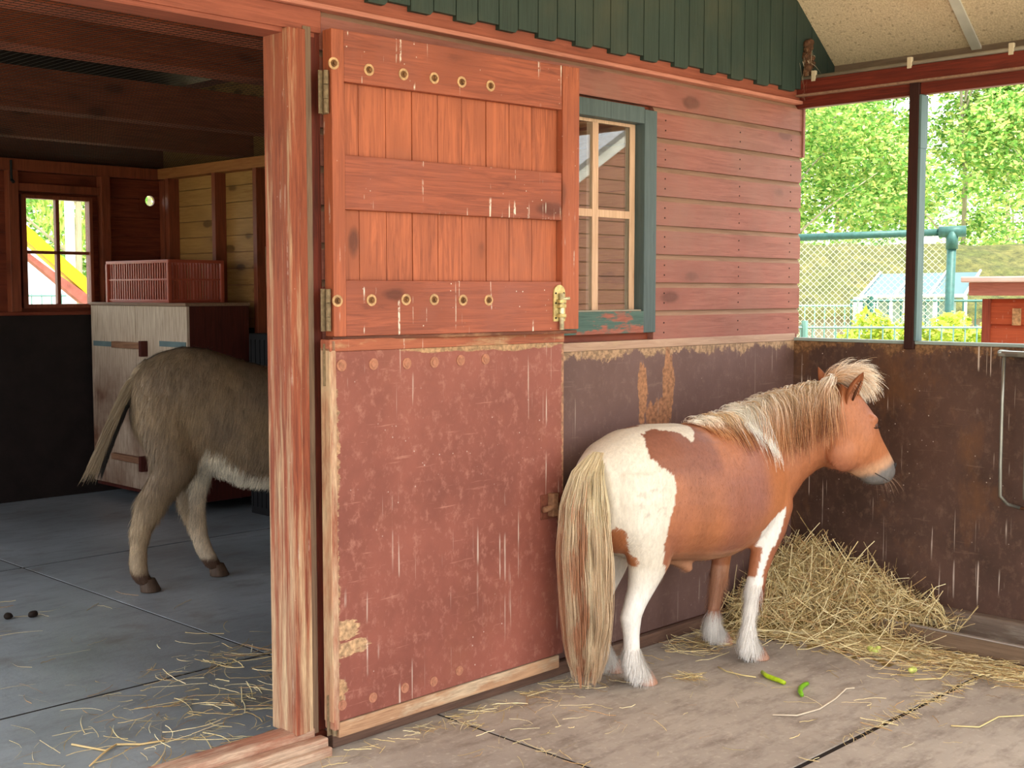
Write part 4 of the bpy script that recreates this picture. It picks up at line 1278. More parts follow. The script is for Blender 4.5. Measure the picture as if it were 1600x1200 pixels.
# eyes (closed, dark lids), nostrils, mouth
def surf_near(p, off=0.0):
    co, nn, _, _ = bv.find_nearest(p); return co + nn * off, nn
for s in (-1, 1):
    p, nn = surf_near(hp(1368, 664) + HF.v * s * .09 - HF.u * .012)
    bm = bmesh.new()
    r_ = bmesh.ops.create_icosphere(bm, subdivisions=3, radius=1.0)
    for v in r_['verts']: v.co = p - nn * .006 + HF.u * v.co.x * .014 + nn * v.co.y * .008 + Vector((0, 0, 1)) * v.co.z * .011
    e = obj('eye', bm, plain('eyelid_dark', (88, 60, 50), .5), pony, True)
    bm = bmesh.new()
    tube(bm, [p + HF.u * a + Vector((0, 0, -.004 - .006 * math.cos(a * 80))) + nn * (.004 - 12 * a * a) for a in np.linspace(-.018, .018, 7)], .0024, 6)
    obj('lash_line', bm, M_dark, e, True)
    p, nn = surf_near(hp(1401, 727) + HF.v * s * .045)
    bm = bmesh.new()
    r_ = bmesh.ops.create_icosphere(bm, subdivisions=3, radius=1.0)
    for v in r_['verts']: v.co = p + HF.u * v.co.x * .007 + nn * v.co.y * .0035 + (Vector((0, 0, 1)) + HF.u * .3) * v.co.z * .014
    obj('nostril', bm, plain('nostril', (38, 32, 32), .6), pony, True)
bm = bmesh.new(); pts = []
for (a, b) in ((1362, 741), (1372, 745), (1381, 751), (1386, 757)):
    q, nn = surf_near(hp(a, b) + HF.v * -.07); pts.append(q + nn * .0002)
tube(bm, pts, .002, 6); obj('mouth_line', bm, plain('mouth', (60, 52, 50), .7), pony, True)
# ears
def ear(base, tip, w_, facing, par, mat, name='ear'):
    base, tip = Vector(base), Vector(tip); ax = (tip - base); L = ax.length; ax.normalize()
    f = (facing - ax * facing.dot(ax)).normalized(); sd = ax.cross(f)
    bm = bmesh.new(); rings = []
    for t_ in np.linspace(0, 1, 9):
        wd = w_ * (.55 + 1.5 * t_ - 2.05 * t_ ** 2.0) if t_ < 1 else .001
        wd = w_ * max(.04, math.sin(math.pi * (.22 + .78 * t_)) ** .8)
        c = base + ax * (L * t_)
        rg = []
        for k in range(9):      # outer shell
            a = math.pi * (k / 8.0)
            rg.append(c + sd * (wd * math.cos(a)) - f * (wd * .75 * math.sin(a)))
        for k in range(1, 8):   # inner cup
            a = math.pi * (1 - k / 8.0)
            rg.append(c + sd * (wd * .8 * math.cos(a)) - f * (wd * .5 * math.sin(a)))
        rings.append(rg)
    loft(bm, rings)
    return obj(name, bm, mat, par, True)
M_ear = plain('ear_chestnut', (146, 88, 56), .7, var=.2, scale=40)
M_earin = plain('ear_inner', (84, 54, 40), .95, spec=.05)
eb = hp(1324, 630); et = hp(1333, 585)
fc = (HF.u * .55 - HF.v * .85)
e1 = ear(eb - HF.v * .055, et - HF.v * .11 + Vector((0, 0, .014)), .040, fc, pony, M_ear)
bm = bmesh.new(); ax_ = (et - eb).normalized()
tube(bm, [eb - HF.v * .06 + ax_ * .014 + fc * .003, eb - HF.v * .074 + ax_ * .045 + fc * .001, et - HF.v * .10 - ax_ * .02 + fc * .001], [.004, .006, .002], 8)
obj('inner_ear', bm, M_earin, e1, True)
e2 = ear(eb + HF.v * .05 - HF.u * .02, hp(1300, 576) + HF.v * .085, .024, (HF.u * .3 + HF.v).normalized(), pony, M_ear)
# hooves
hoof(PF, -.292, -.092, -.1, pony, M_hoof); hoof(PF, -.292, .092, 0, pony, M_hoof)
hoof(PF, .278, -.115, -.15, pony, M_hoof); hoof(PF, .313, .115, 0, pony, M_hoof)

# short coat
def pflow(P, Nn):
    d = np.tile(np.array(-PF.u) * .55 + np.array([0, 0, -.85]), (len(P), 1))
    return d
zv = V[:, 2]
fur('coat_hair', body, 60000, .013, pflow, M_furm, pony, .0011, .18, mask=np.where(zv > .12, 1.0, .3) * np.where(ishead & (zv < .86), .5, 1), K=3, cjit=.14)
# shaggy feathers round the fetlocks
fm = np.where((zv > .05) & (zv < .15), 1.0, 0.0) + np.where((zv >= .15) & (zv < .32) & (uu > .1), .18, 0)
fur('feathers', body, 12000, .06, lambda P, Nn: np.tile(np.array([0, 0, -1.0]) - np.array(PF.u) * .35, (len(P), 1)), M_furm, pony, .0016, .38, mask=fm, K=5, cjit=.1, curl=.35,
    lenfn=lambda P: np.clip((P[:, 2] - .0) / .06, .15, 1))
# long hair under the jaw and belly
fm = np.where((N_[:, 2] < -.3) & (zv > .38) & (zv < .8), 1.0, 0)
fur('under_hair', body, 7000, .022, lambda P, Nn: np.tile(np.array([0, 0, -.5]) - np.array(PF.u) * .6, (len(P), 1)), M_furm, pony, .0012, .25, mask=fm, K=4)

# ---- mane
def lerp_path(pts, t):
    n = len(pts) - 1; x = min(max(t, 0), .9999) * n; i = int(x); return Vector(pts[i]).lerp(Vector(pts[i + 1]), x - i)
crest = [PF.W(.0, 0, .94), PF.W(.1, 0, .955)] + [PF.W(*a) for a, _, _ in NK[1:]] + [hp(1314, 593)]
cdir = []
def mane():
    n = 7000; roots = []; dirs = []; L = []; cols = []; off = []
    nclump = 75
    cl = [(rng.random() ** .9, rng.uniform(0, 1), rng.uniform(.75, 1.15), rng.uniform(-.3, .3)) for _ in range(nclump)] + [(.28, 1, 1.0, .1), (.30, 1, 1.1, .0), (.265, 1, .95, .2)] * 2
    for i in range(n):
        tc, sh, ln, lean = cl[rng.integers(len(cl))]
        t_ = abs(tc + rng.normal() * .016); t_ = t_ if t_ < 1 else 2 - t_
        p = lerp_path(crest, t_)
        near_ = rng.random() < .8
        tang = (lerp_path(crest, min(1, t_ + .05)) - lerp_path(crest, max(0, t_ - .05))).normalized()
        out = tang.cross(Vector((0, 0, 1))).normalized(); ln *= rng.uniform(.8, 1.1)      # to the pony's right
        if not near_: out = -out
        p = p + out * rng.uniform(-.012, .03) + Vector((0, 0, .004 + .012 * rng.random()))
        d = out * .9 + Vector((0, 0, .55)) * rng.uniform(.3, 1.3) + tang * ((.28 if t_ < .8 else -.05) + lean * 1.4 + rng.normal() * .08)
        roots.append(p); dirs.append(d)
        lockz = .22 < t_ < .34
        base = .29 if t_ > .35 else .13 + .16 * t_ / .35
        if lockz: base = .27
        if t_ > .78: base *= 1 - .9 * (t_ - .78)
        L.append(base * ln * rng.uniform(.8, 1.1) * (.7 if not near_ else 1))
        off.append(.017 if lockz else .003 + rng.random() * .012 * (1 - abs(t_ - .6)))
        lock = lockz
        if t_ > .93: near_ = near_
        a = np.array(lin((250, 244, 230))) if lock or sh > .35 else np.array(lin((232, 204, 164)))
        b = np.array(lin((248, 246, 240))) if lock else np.array(lin((216, 162, 116))) if sh > .45 else np.array(lin((168, 106, 68))) if sh > .2 else np.array(lin((120, 74, 48)))
        k = np.clip(np.linspace(-.12, 1, 13)[:, None] * 1.35, 0, 1) ** 1.15
        cols.append((a * (1 - k) + b * k) * rng.uniform(.85, 1.12))
    P = drape(roots, dirs, L, 13, bv, off, .26, .88, .003)
    ribbons('mane', P, rng.uniform(.0016, .003, n), M_hair, pony, np.array(cols))
mane()
def forelock():
    n = 5600; K = 12; P = np.zeros((n, K, 3)); cols = []
    r0 = hp(1318, 596); 
    for i in range(n):
        a = rng.normal() * .45; b = rng.random()
        root = r0 + HF.v * rng.uniform(-.022, .05) + HF.u * rng.uniform(-.05, .045)
        ln = rng.uniform(.11, .17)
        d = (HF.u * rng.uniform(.35, 1.0) + HF.v * (a * .5 + .12) + Vector((0, 0, 1)) * rng.uniform(.3, 1.15)).normalized()
        p = root.copy(); P[i, 0] = p
        g = rng.uniform(.12, .26)
        for k in range(1, K):
            d = (d + Vector((0, 0, -g)) + HF.u * .02).normalized(); q = p + d * (ln / (K - 1))
            co, nn, _, _ = bv.find_nearest(q)
            if (q - co).dot(nn) < .004: q = co + nn * .004
            p = q; P[i, k] = p
        k = np.linspace(0, 1, K)[:, None]
        top = np.array(lin((244, 236, 220))) if rng.random() < .75 else np.array(lin((222, 186, 146)))
        cols.append((np.array(lin((206, 160, 118))) * (1 - k) + top * k) * rng.uniform(.88, 1.1))
    ribbons('forelock', P, rng.uniform(.0014, .0024, n), M_hair, pony, np.array(cols))
forelock()
# ---- tail
def tail():
    n = 5600; K = 22; P = np.zeros((n, K, 3)); cols = []
    ctr = [(-.455, -.01, .87), (-.515, -.015, .80), (-.545, -.03, .68), (-.555, -.045, .5), (-.55, -.05, .3), (-.535, -.03, .14), (-.525, -.02, .012)]
    wid = [(.035, .02), (.075, .035), (.115, .055), (.135, .065), (.13, .06), (.105, .05), (.06, .035)]
    nc = 120
    cl = [(rng.uniform(0, 6.28), rng.random() ** .5, rng.uniform(0, 6.28), rng.uniform(.006, .018), rng.random(), rng.uniform(.78, 1.0)) for _ in range(nc)]
    for i in range(n):
        a, r_, ph, amp, hue, ln = cl[rng.integers(nc)]
        a += rng.normal() * .07; r_ += rng.normal() * .06; ln = ln * rng.uniform(.93, 1.01)
        if rng.random() < .12: ln *= rng.uniform(.5, .9)
        for k in range(K):
            t_ = k / (K - 1) * ln
            x = t_ * 6; j = min(5, int(x)); f = x - j
            c = [ctr[j][m] * (1 - f) + ctr[j + 1][m] * f for m in range(3)]
            w1 = wid[j][0] * (1 - f) + wid[j + 1][0] * f; w2 = wid[j][1] * (1 - f) + wid[j + 1][1] * f
            wv = amp * math.sin(ph + t_ * 26) * min(1, t_ * 3)
            q = PF.W(c[0] + w2 * r_ * math.cos(a) + wv * .6, c[1] + w1 * r_ * math.sin(a) + wv, max(.012 + .01 * rng.random(), c[2]))
            P[i, k] = q
        k = np.linspace(0, 1, K)[:, None]
        s_ = math.sin(a) * r_
        cream = np.array(lin((226, 212, 178))); auburn = np.array(lin((190, 138, 104)))
        wc = np.clip((k - .2 - .25 * rng.random()) / .2, 0, 1) * (1 if hue < .65 else .35)
        if s_ < -.6: wc = wc * .4
        cols.append((cream * (1 - wc) + auburn * wc) * rng.uniform(.82, 1.1))
    ribbons('tail', P, rng.uniform(.0018, .0034, n), M_hair, pony, np.array(cols))
tail()
# whiskers
P = np.zeros((40, 5, 3))
for i in range(40):
    p, nn = surf_near(hp(1385 + rng.uniform(-10, 14), 745 + rng.uniform(-4, 12)) + HF.v * rng.uniform(-.06, .02))
    for k in range(5): P[i, k] = p + nn * .011 * k + Vector((0, 0, -.0016 * k * k)) + HF.u * .002 * k
ribbons('whiskers', P, np.full(40, .0007), M_hair, pony, np.tile(lin((150, 120, 100)), (40, 1)))

# ------------------------------------------------------------------ donkey
DF = Frame(3.2, 5.5, -18)
donkey = empty('donkey', (0, 0, 0))
tag(donkey, 'shaggy grey brown donkey seen from behind inside the stable doorway', 'donkey')
bm = bmesh.new()
T = [(-.20, 1.0, .82, .05), (-.185, 1.05, .76, .11), (-.13, 1.115, .68, .165), (-.05, 1.155, .62, .20), (.06, 1.18, .58, .218), (.18, 1.165, .55, .232), (.32, 1.115, .485, .25), (.45, 1.075, .455, .255), (.6, 1.06, .45, .25), (.75, 1.07, .46, .235), (.88, 1.10, .50, .20), (.98, 1.10, .57, .165), (1.05, 1.0, .66, .11), (1.08, .92, .75, .05)]
loft(bm, [vring(DF, *t_) for t_ in T])
loft(bm, [hring(DF, -.02, -.12, .95, .15, .08), hring(DF, -.03, -.125, .80, .16, .09), hring(DF, -.02, -.125, .68, .135, .085), hring(DF, -.02, -.125, .58, .115, .072), hring(DF, -.075, -.12, .50, .105, .06), hring(DF, -.13, -.12, .44, .09, .052), hring(DF, -.15, -.12, .38, .075, .048),
          hring(DF, -.185, -.12, .31, .056, .044), hring(DF, -.20, -.12, .22, .042, .038), hring(DF, -.205, -.12, .15, .044, .042), hring(DF, -.20, -.12, .09, .044, .042), hring(DF, -.18, -.12, .055, .044, .042), hring(DF, -.165, -.12, .035, .042, .04)])
loft(bm, [hring(DF, .03, .10, .95, .14, .08), hring(DF, .06, .11, .78, .15, .09), hring(DF, .12, .10, .64, .12, .08), hring(DF, .125, .09, .53, .095, .06), hring(DF, .11, .08, .44, .078, .05), hring(DF, .10, .075, .38, .072, .046),
          hring(DF, .115, .07, .31, .056, .042), hring(DF, .135, .065, .22, .044, .038), hring(DF, .155, .06, .15, .044, .04), hring(DF, .18, .06, .095, .046, .042), hring(DF, .20, .06, .06, .043, .041), hring(DF, .215, .06, .04, .042, .04)])
for s, du in ((-1, 0), (1, .08)):
    loft(bm, [hring(DF, .88 + du, s * .12, .80, .12, .075), hring(DF, .88 + du, s * .125, .62, .085, .06), hring(DF, .87 + du, s * .12, .48, .06, .05), hring(DF, .86 + du, s * .12, .36, .046, .042), hring(DF, .86 + du, s * .12, .3, .045, .04), hring(DF, .86 + du, s * .12, .2, .032, .032), hring(DF, .86 + du, s * .12, .1, .04, .038), hring(DF, .875 + du, s * .12, .05, .038, .036), hring(DF, .88 + du, s * .12, .02, .036, .036)])
sdv = DF.v
loft(bm, [pring(DF.W(.80, 0, 1.08), DF.W(1.02, 0, .70), .15, sdv), pring(DF.W(.95, 0, 1.17), DF.W(1.14, 0, .86), .12, sdv), pring(DF.W(1.08, 0, 1.24), DF.W(1.24, 0, .98), .10, sdv), pring(DF.W(1.18, 0, 1.28), DF.W(1.31, 0, 1.05), .085, sdv)])
loft(bm, [pring(DF.W(1.20, 0, 1.30), DF.W(1.22, 0, 1.10), .075, sdv), pring(DF.W(1.30, 0, 1.29), DF.W(1.25, 0, 1.04), .095, sdv), pring(DF.W(1.39, 0, 1.22), DF.W(1.31, 0, 1.0), .09, sdv), pring(DF.W(1.47, 0, 1.12), DF.W(1.39, 0, .95), .07, sdv), pring(DF.W(1.54, 0, 1.02), DF.W(1.46, 0, .88), .06, sdv), pring(DF.W(1.58, 0, .94), DF.W(1.51, 0, .84), .058, sdv), pring(DF.W(1.575, 0, .88), DF.W(1.54, 0, .84), .035, sdv)])
dbody = fuse('body', bm, .011, 5, donkey, M_pskin)
V, N_ = mesh_arrays(dbody)
o_ = np.array(DF.o); uu = (V - o_) @ np.array(DF.u); ss = (V - o_) @ np.array(DF.v); zz = V[:, 2]
jit = .02 * smoothnoise(V, 8) + .01 * smoothnoise(V, 30)
C = np.tile(np.array(lin((126, 108, 88))), (len(V), 1))
tn = np.clip(.5 + 1.2 * smoothnoise(V, 5, 2), 0, 1)[:, None]; C = C * (1 - tn) + np.array(lin((142, 120, 92))) * tn
bl = np.interp(uu, [-.2, 0, .12, .2, .3, .45, .7, 1.0], [.3, .5, .70, .66, .575, .54, .54, .6])
kb = np.clip((bl + jit - zz) / .03, 0, 1)[:, None]
kb = kb * (uu > .08)[:, None]
C = C * (1 - kb) + np.array(lin((226, 216, 196))) * kb
lg = np.clip((.52 + jit - zz) / .2, 0, 1)[:, None] * ((uu < .3) | (uu > .75))[:, None]
C = C * (1 - lg * .6) + np.array(lin((200, 178, 146))) * lg * .6
dk = np.clip((.115 + jit - zz) / .03, 0, 1)[:, None]
C = C * (1 - dk) + np.array(lin((84, 62, 48))) * dk
dl = (np.abs(ss) < .018) & (N_[:, 2] > .4); C[dl] = lin((38, 32, 28))
nose = (uu > 1.5); C[nose] = lin((190, 180, 165))
set_cols(dbody, C)
bvd = bvh_of(dbody)
def dflow(P, Nn):
    return np.tile(-np.array(DF.u) * .3 + np.array([0, 0, -1.0]), (len(P), 1))
du_ = (V - o_) @ np.array(DF.u)
fm = np.where(du_ < .75, 1.0, .25) * np.where(zz < .1, .6, 1) * np.where(zz < .055, 0, 1)
fur('coat_hair', dbody, 52000, .055, dflow, M_furm, donkey, .0028, .18, mask=fm, K=5, cjit=.32, curl=.2, lenfn=lambda P: np.clip(P[:, 2] / .35, .3, 1))
def dhoof(u, s, h_): hoof(DF, u, s, h_, donkey, M_hoofd, .052, .062)
dhoof(-.157, -.12, 0); dhoof(.225, .06, .1); dhoof(.90, -.12, 0); dhoof(.98, .12, 0)
for s in (-1, 1):
    ear(DF.W(1.22, s * .05, 1.30), DF.W(1.18, s * .09, 1.50), .036, DF.u * .7 + DF.v * s * .5, donkey, plain('donkey_ear', (100, 84, 68), .8))
    bm = bmesh.new(); r_ = bmesh.ops.create_icosphere(bm, subdivisions=3, radius=.017)
    for v in bm.verts: v.co += DF.W(1.36, s * .083, 1.16)
    obj('eye', bm, plain('dark_eye', (20, 14, 12), .15, spec=.6), donkey, True)
# donkey tail with a tuft
bm = bmesh.new()
tp = [(-.10, 0, 1.09), (-.155, 0, 1.045), (-.21, 0, .96), (-.26, 0, .86), (-.30, 0, .77), (-.33, 0, .70)]
tube(bm, [DF.W(*p) for p in tp], [.045, .040, .032, .026, .022, .016], 12)
td = obj('tail', bm, plain('tail_skin', (146, 128, 104), .8, var=.2, scale=30), donkey, True)
n = 2600; K = 8; P = np.zeros((n, K, 3)); cols = []
for i in range(n):
    t0 = rng.uniform(.1, 1.0) ** .8; p0 = lerp_path([DF.W(*p) for p in tp], t0)
    a = rng.uniform(0, 6.28); r_ = .036 * (1 - t0) + .018
    p = p0 + DF.v * math.cos(a) * r_ * .8 + DF.u * math.sin(a) * r_ * .8
    d = (lerp_path([DF.W(*q) for q in tp], min(1, t0 + .1)) - lerp_path([DF.W(*q) for q in tp], max(0, t0 - .1))).normalized()
    ln = .06 + .13 * t0 * rng.uniform(.6, 1)
    sp = (DF.v * math.cos(a) + DF.u * math.sin(a)) * .2 * t0
    for k in range(K): P[i, k] = p + (d + sp) * (ln * k / (K - 1)) + Vector((0, 0, -.01 * (k / K) ** 2))
    cols.append(np.array(lin((150, 132, 106) if math.sin(a) < .35 else (44, 40, 38))) * rng.uniform(.8, 1.15))
ribbons('tail_tuft', P, np.full(n, .0024), M_furm, td, np.array(cols))
# ================================================================== hay and straw
M_hay = hairmat('hay_stalks', .6, .3, .18)
HAYC = [lin((228, 208, 158)), lin((214, 192, 138)), lin((238, 224, 178)), lin((190, 166, 112)), lin((220, 204, 152)), lin((180, 146, 102))]
def trough_h(x, y):
    return .075 if x > 4.74 and y < 2.98 else 0.0
def mound(x, y):
    a = .22 * math.exp(-((x - 4.90) / .20) ** 2 - ((y - 2.98) / .26) ** 2)
    b = .13 * math.exp(-((x - 4.90) / .15) ** 2 - ((y - 2.62) / .22) ** 2)
    c = .10 * math.exp(-((x - 4.62) / .17) ** 2 - ((y - 2.99) / .16) ** 2)
    return a + b + c
def stalks(name, pts, mat, lenr, zfn, label, cat, wid=(.0018, .0034), tilt=.25, par=None, jumble=0.0, bias=None, curl=.5):
    n = len(pts); K = 7; P = np.zeros((n, K, 3)); cols = []
    for i, (x, y) in enumerate(pts):
        a = rng.uniform(0, 2 * math.pi)
        if bias is not None and rng.random() < .6: a = bias + rng.normal() * .35
        L = rng.uniform(*lenr); bend = rng.normal() * curl; z0 = zfn(x, y)
        t = rng.normal() * tilt
        top = jumble * rng.random()
        px_, py_ = x - math.cos(a) * L / 2, y - math.sin(a) * L / 2
        for k in range(K):
            s_ = k / (K - 1)
            aa = a + bend * (s_ - .5)
            q = (px_, py_) if k == 0 else (P[i, k - 1, 0] + math.cos(aa) * L / (K - 1), P[i, k - 1, 1] + math.sin(aa) * L / (K - 1))
            xx, yy = min(q[0], 5.05), min(q[1], 3.105) if y < 3.2 else max(q[1], 3.24)
            zz_ = max(zfn(xx, yy), z0 * .55) + top + (s_ - .5) * t * L + .002 + .004 * rng.random()
            P[i, k] = (xx, yy, max(zz_, .0025))
        cols.append(np.array(HAYC[rng.integers(len(HAYC))]) * rng.uniform(.75, 1.15))
    o = ribbons(name, P, rng.uniform(*wid, n), mat, par, np.array(cols), taper=False)
    tag(o, label, cat, None, 'stuff'); return o
def gauss(n, cx, cy, sx, sy):
    return [(rng.normal() * sx + cx, rng.normal() * sy + cy) for _ in range(n)]
pts = []
while len(pts) < 5200:
    x, y = rng.uniform(4.38, 5.05), rng.uniform(2.25, 3.1)
    if rng.random() < mound(x, y) / .22 + .02: pts.append((x, y))
zf = lambda x, y: max(mound(x, y) * 1.0, trough_h(x, y) * (1 if mound(x, y) > .02 else .3))
stalks('hay_pile', pts, M_hay, (.08, .24), zf, 'heap of loose pale hay in the corner behind the pony legs', 'hay', tilt=.55, jumble=.05)
# soft core of the heap
bm = bmesh.new(); g_ = []
for j in range(30):
    row = []
    for i in range(26):
        x = 4.40 + i * .0255; y = 2.28 + j * .028
        row.append(bm.verts.new((x, y, max(0, mound(x, y) * .9 - .008) + .006 * noise.noise(Vector((x * 30, y * 30, 0))))))
    g_.append(row)
for j in range(29):
    for i in range(25): bm.faces.new((g_[j][i], g_[j][i + 1], g_[j + 1][i + 1], g_[j + 1][i]))
o = obj('hay_core', bm, plain('hay_core', (128, 108, 62), .95, var=.4, scale=60), bpy.data.objects['hay_pile'], True)
tag(o, None, None, None, 'stuff')
pts = []
while len(pts) < 2000:      # litter strip in front of the trough
    y = rng.uniform(1.5, 3.1); x = 4.55 + (y - 2.6) * -.05 + rng.normal() * .085 + (.02 if y > 2.7 else .06)
    if x < 4.725 and rng.random() < (1.0 if y > 2.3 else .55): pts.append((x, y))
pts += gauss(260, 4.3, 2.98, .16, .06)
pts += gauss(120, 4.55, 2.15, .12, .15)
zero = lambda x, y: 0.0
stalks('hay_litter', pts, M_hay, (.05, .2), lambda x, y: .008 * rng.random(), 'loose flat hay scattered along the trough on the concrete', 'hay', tilt=.08, jumble=.012, bias=R(-75))
pts = gauss(90, 2.9, 3.04, .35, .025) + gauss(70, 3.3, 2.98, .25, .05) + gauss(35, 3.0, 2.75, .25, .12) + gauss(45, 3.75, 2.75, .03, .03) + gauss(40, 4.2, 2.1, .3, .2) + gauss(30, 3.6, 2.3, .5, .3)
pts += [(3.3 + 1.2 * rng.random() ** .7, 1.985 + rng.normal() * .012) for _ in range(120)]
pts += [(2.815 + rng.normal() * .012, 2.4 + .7 * rng.random()) for _ in range(30)]
stalks('scattered_straw', pts, M_hay, (.02, .13), zero, 'stray straw bits on the pen floor along its joints and the door', 'straw', wid=(.0012, .0026), tilt=.02)
pts = gauss(130, 2.45, 3.75, .22, .2) + gauss(60, 2.7, 4.2, .25, .1) + gauss(50, 2.1, 3.7, .25, .15) + gauss(40, 2.0, 4.0, .3, .3) + gauss(30, 2.2, 5.0, .4, .4) + gauss(40, 2.0, 3.45, .25, .08)
stalks('stable_straw', pts, M_hay, (.05, .22), zero, 'thin straw strewn on the stable floor inside the threshold', 'straw', wid=(.0016, .003), tilt=.03, curl=.9)
# a few single stalks
def stalk(px, lab, w_=.005, col=(214, 196, 140)):
    P = [hit(x, y, 2, .005) for x, y in px]
    c = sum(P, Vector()) / len(P)
    bm = bmesh.new(); tube(bm, [p - Vector((c.x, c.y, 0)) for p in P], w_ / 2, 6)
    o = obj('straw_stalk', bm, plain('stalk', col, .6), None, True); o.location = (c.x, c.y, 0)
    tag(o, lab, 'straw stalk', 'single stalks on the floor')
stalk([(1122, 1042), (1135, 1049), (1160, 1055), (1181, 1058)], 'pale stalk lying left of the green vegetable scraps')
stalk([(1207, 1117), (1245, 1118), (1280, 1108), (1305, 1092), (1322, 1076), (1335, 1075)], 'long forked pale stalk on the concrete below the green scraps', .006, (206, 192, 170))
stalk([(1429, 1062), (1470, 1060), (1482, 1048), (1488, 1030)], 'curved pale twig on the litter at the right', .006)
stalk([(1486, 1134), (1530, 1136), (1560, 1120), (1600, 1118)], 'long pale stalk near the lower right corner', .005)
stalk([(112, 1163), (165, 1173), (182, 1163), (220, 1163), (256, 1157)], 'long bright stalk on the stable floor near the threshold', .007, (224, 196, 140))
stalk([(182, 1163), (160, 1178), (140, 1197)], 'short bright stalk joining the long one on the stable floor', .006, (214, 184, 130))

# ================================================================== outdoors
M_grass = Nd('yard_ground'); _a = M_grass.noise(3, 6, .7); _b = M_grass.noise(.4, 3, .6)
M_grass.color(M_grass.mix(M_grass.ramp(_b, .4, .6), M_grass.mix(M_grass.ramp(_a, .3, .7), lin((150, 160, 110)), lin((180, 186, 140))), lin((206, 196, 176)))); M_grass.rough(.95); M_grass = M_grass.m  # pale paving tone added to bounce sunlight up to the pen ceiling
bm = bmesh.new(); box(bm, -60, 90, -60, 90, -.5, -.21)
S(obj('floor_ground', bm, M_grass), 'unseen yard ground of grass and added pale paving')
M_leaf = Nd('tree_leaf'); _c = M_leaf.attr('col'); M_leaf.color(_c); M_leaf.rough(.5); M_leaf.spec(.3)
_tl = M_leaf.n.new('ShaderNodeBsdfTranslucent'); M_leaf.l(_c, _tl.inputs[0]); _ms = M_leaf.n.new('ShaderNodeMixShader'); _ms.inputs[0].default_value = .4
M_leaf.l(M_leaf.b.outputs[0], _ms.inputs[1]); M_leaf.l(_tl.outputs[0], _ms.inputs[2]); M_leaf.l(_ms.outputs[0], M_leaf.out.inputs[0]); M_leaf = M_leaf.m
M_bark = wood('bark', (176, 166, 146), (130, 118, 100), axis='z', rough=.9)

def leaves(name, blobs, n, size, cols, par, droop=0.0):
    """blobs: (centre, radii); leaves sit mostly near the blob surfaces"""
    vol = np.array([b[1][0] * b[1][1] * b[1][2] for b in blobs]) ** .67
    idx = rng.choice(len(blobs), n, p=vol / vol.sum())
    c = np.array([b[0] for b in blobs])[idx]; r_ = np.array([b[1] for b in blobs])[idx]
    d = rng.normal(size=(n, 3)); d /= np.linalg.norm(d, axis=1, keepdims=True)
    rad = rng.uniform(.35, 1.08, (n, 1)) ** .5
    P = c + d * r_ * rad
    a = rng.normal(size=(n, 3)) * np.array([1, 1, .5]); a /= np.linalg.norm(a, axis=1, keepdims=True)
    if droop: a = a * (1 - droop) + np.array([0, 0, -droop]); a /= np.linalg.norm(a, axis=1, keepdims=True)
    b = np.cross(a, rng.normal(size=(n, 3)) + np.array([0, 0, 1.2])); b /= np.linalg.norm(b, axis=1, keepdims=True)
    s_ = size * rng.uniform(.6, 1.3, (n, 1))
    w_ = .5 if not droop else .22
    V = np.stack([P - a * s_ * .5, P + b * s_ * w_ * .5, P + a * s_ * .5, P - b * s_ * w_ * .5], 1).reshape(-1, 3)
    V[:, 2] = np.maximum(V[:, 2], -.2)
    F_ = np.arange(n * 4).reshape(n, 4)
    cc = np.array([lin(c_) for c_ in cols])[rng.integers(len(cols), size=n)] * rng.uniform(.75, 1.25, (n, 1))
    return fast_mesh(name, V, F_, M_leaf, par, np.repeat(cc, 4, 0))

def AT(px, py, d):
    return _CAM + ray(px, py) * d
GREENS = [(112, 162, 72), (142, 188, 92), (172, 206, 118), (92, 142, 66), (190, 210, 128), (210, 214, 130)]
YGREEN = [(168, 190, 70), (186, 200, 84), (150, 176, 60), (196, 196, 90)]
def tree(px, d, h, rr, n, size, cols, label, trunk=.085, group='trees beyond the opening', low=.22, droop=0, seed=1):
    rs = np.random.default_rng(seed)
    p = AT(px, 455, d); p.z = -.21
    t = empty('tree', p); tag(t, label, 'tree', group)
    blobs = []
    for k in range(16):
        f = rs.uniform(low, .95)
        w_ = rr * (math.sin(math.pi * min(1, .25 + f * .72)) ** .6)
        a = rs.uniform(0, 6.28); q = w_ * rs.uniform(.2, .8)
        blobs.append(((q * math.cos(a), q * math.sin(a), h * f), (rr * rs.uniform(.25, .42), rr * rs.uniform(.25, .42), h * rs.uniform(.07, .13))))
    leaves('foliage', blobs, n, size, cols, t, droop)
    bm = bmesh.new()
    tube(bm, [(0, 0, 0), (.05 * h * rs.uniform(-.4, .4), 0, h * .4), (.08 * h * rs.uniform(-.4, .4), .02 * h, h * .88)], [trunk, trunk * .6, trunk * .15], 10)
    obj('trunk', bm, M_bark, t, True)
    for k in range(9):
        b = blobs[k]; z0 = max(.15, b[0][2] / h - .15) * h
        bm = bmesh.new(); tube(bm, [(0, 0, z0), (b[0][0] * .5, b[0][1] * .5, (z0 + b[0][2]) / 2 + .1), b[0]], [trunk * .35, trunk * .25, trunk * .08], 6)
        obj('branch', bm, M_bark, t, True)
tree(1215, 29, 12, 3.8, 32000, .15, GREENS, 'broad leafy tree just right of the barn corner, left in the opening', seed=2)
tree(1305, 34, 11.5, 2.6, 22000, .16, GREENS + [(176, 190, 100)], 'light green tree in the middle of the left opening', seed=3)
tree(1385, 45, 9.0, 2.4, 7000, .19, [(140, 170, 120), (160, 186, 130), (120, 156, 96)], 'distant hazy tree with sky gaps left of the dark red post', seed=4)
tree(1500, 30, 10.5, 2.2, 20000, .15, GREENS, 'leafy tree right of the dark red post', seed=5)
tree(1575, 36, 14, 4.2, 34000, .17, GREENS, 'tall dense tree at the right edge of the opening', seed=6)
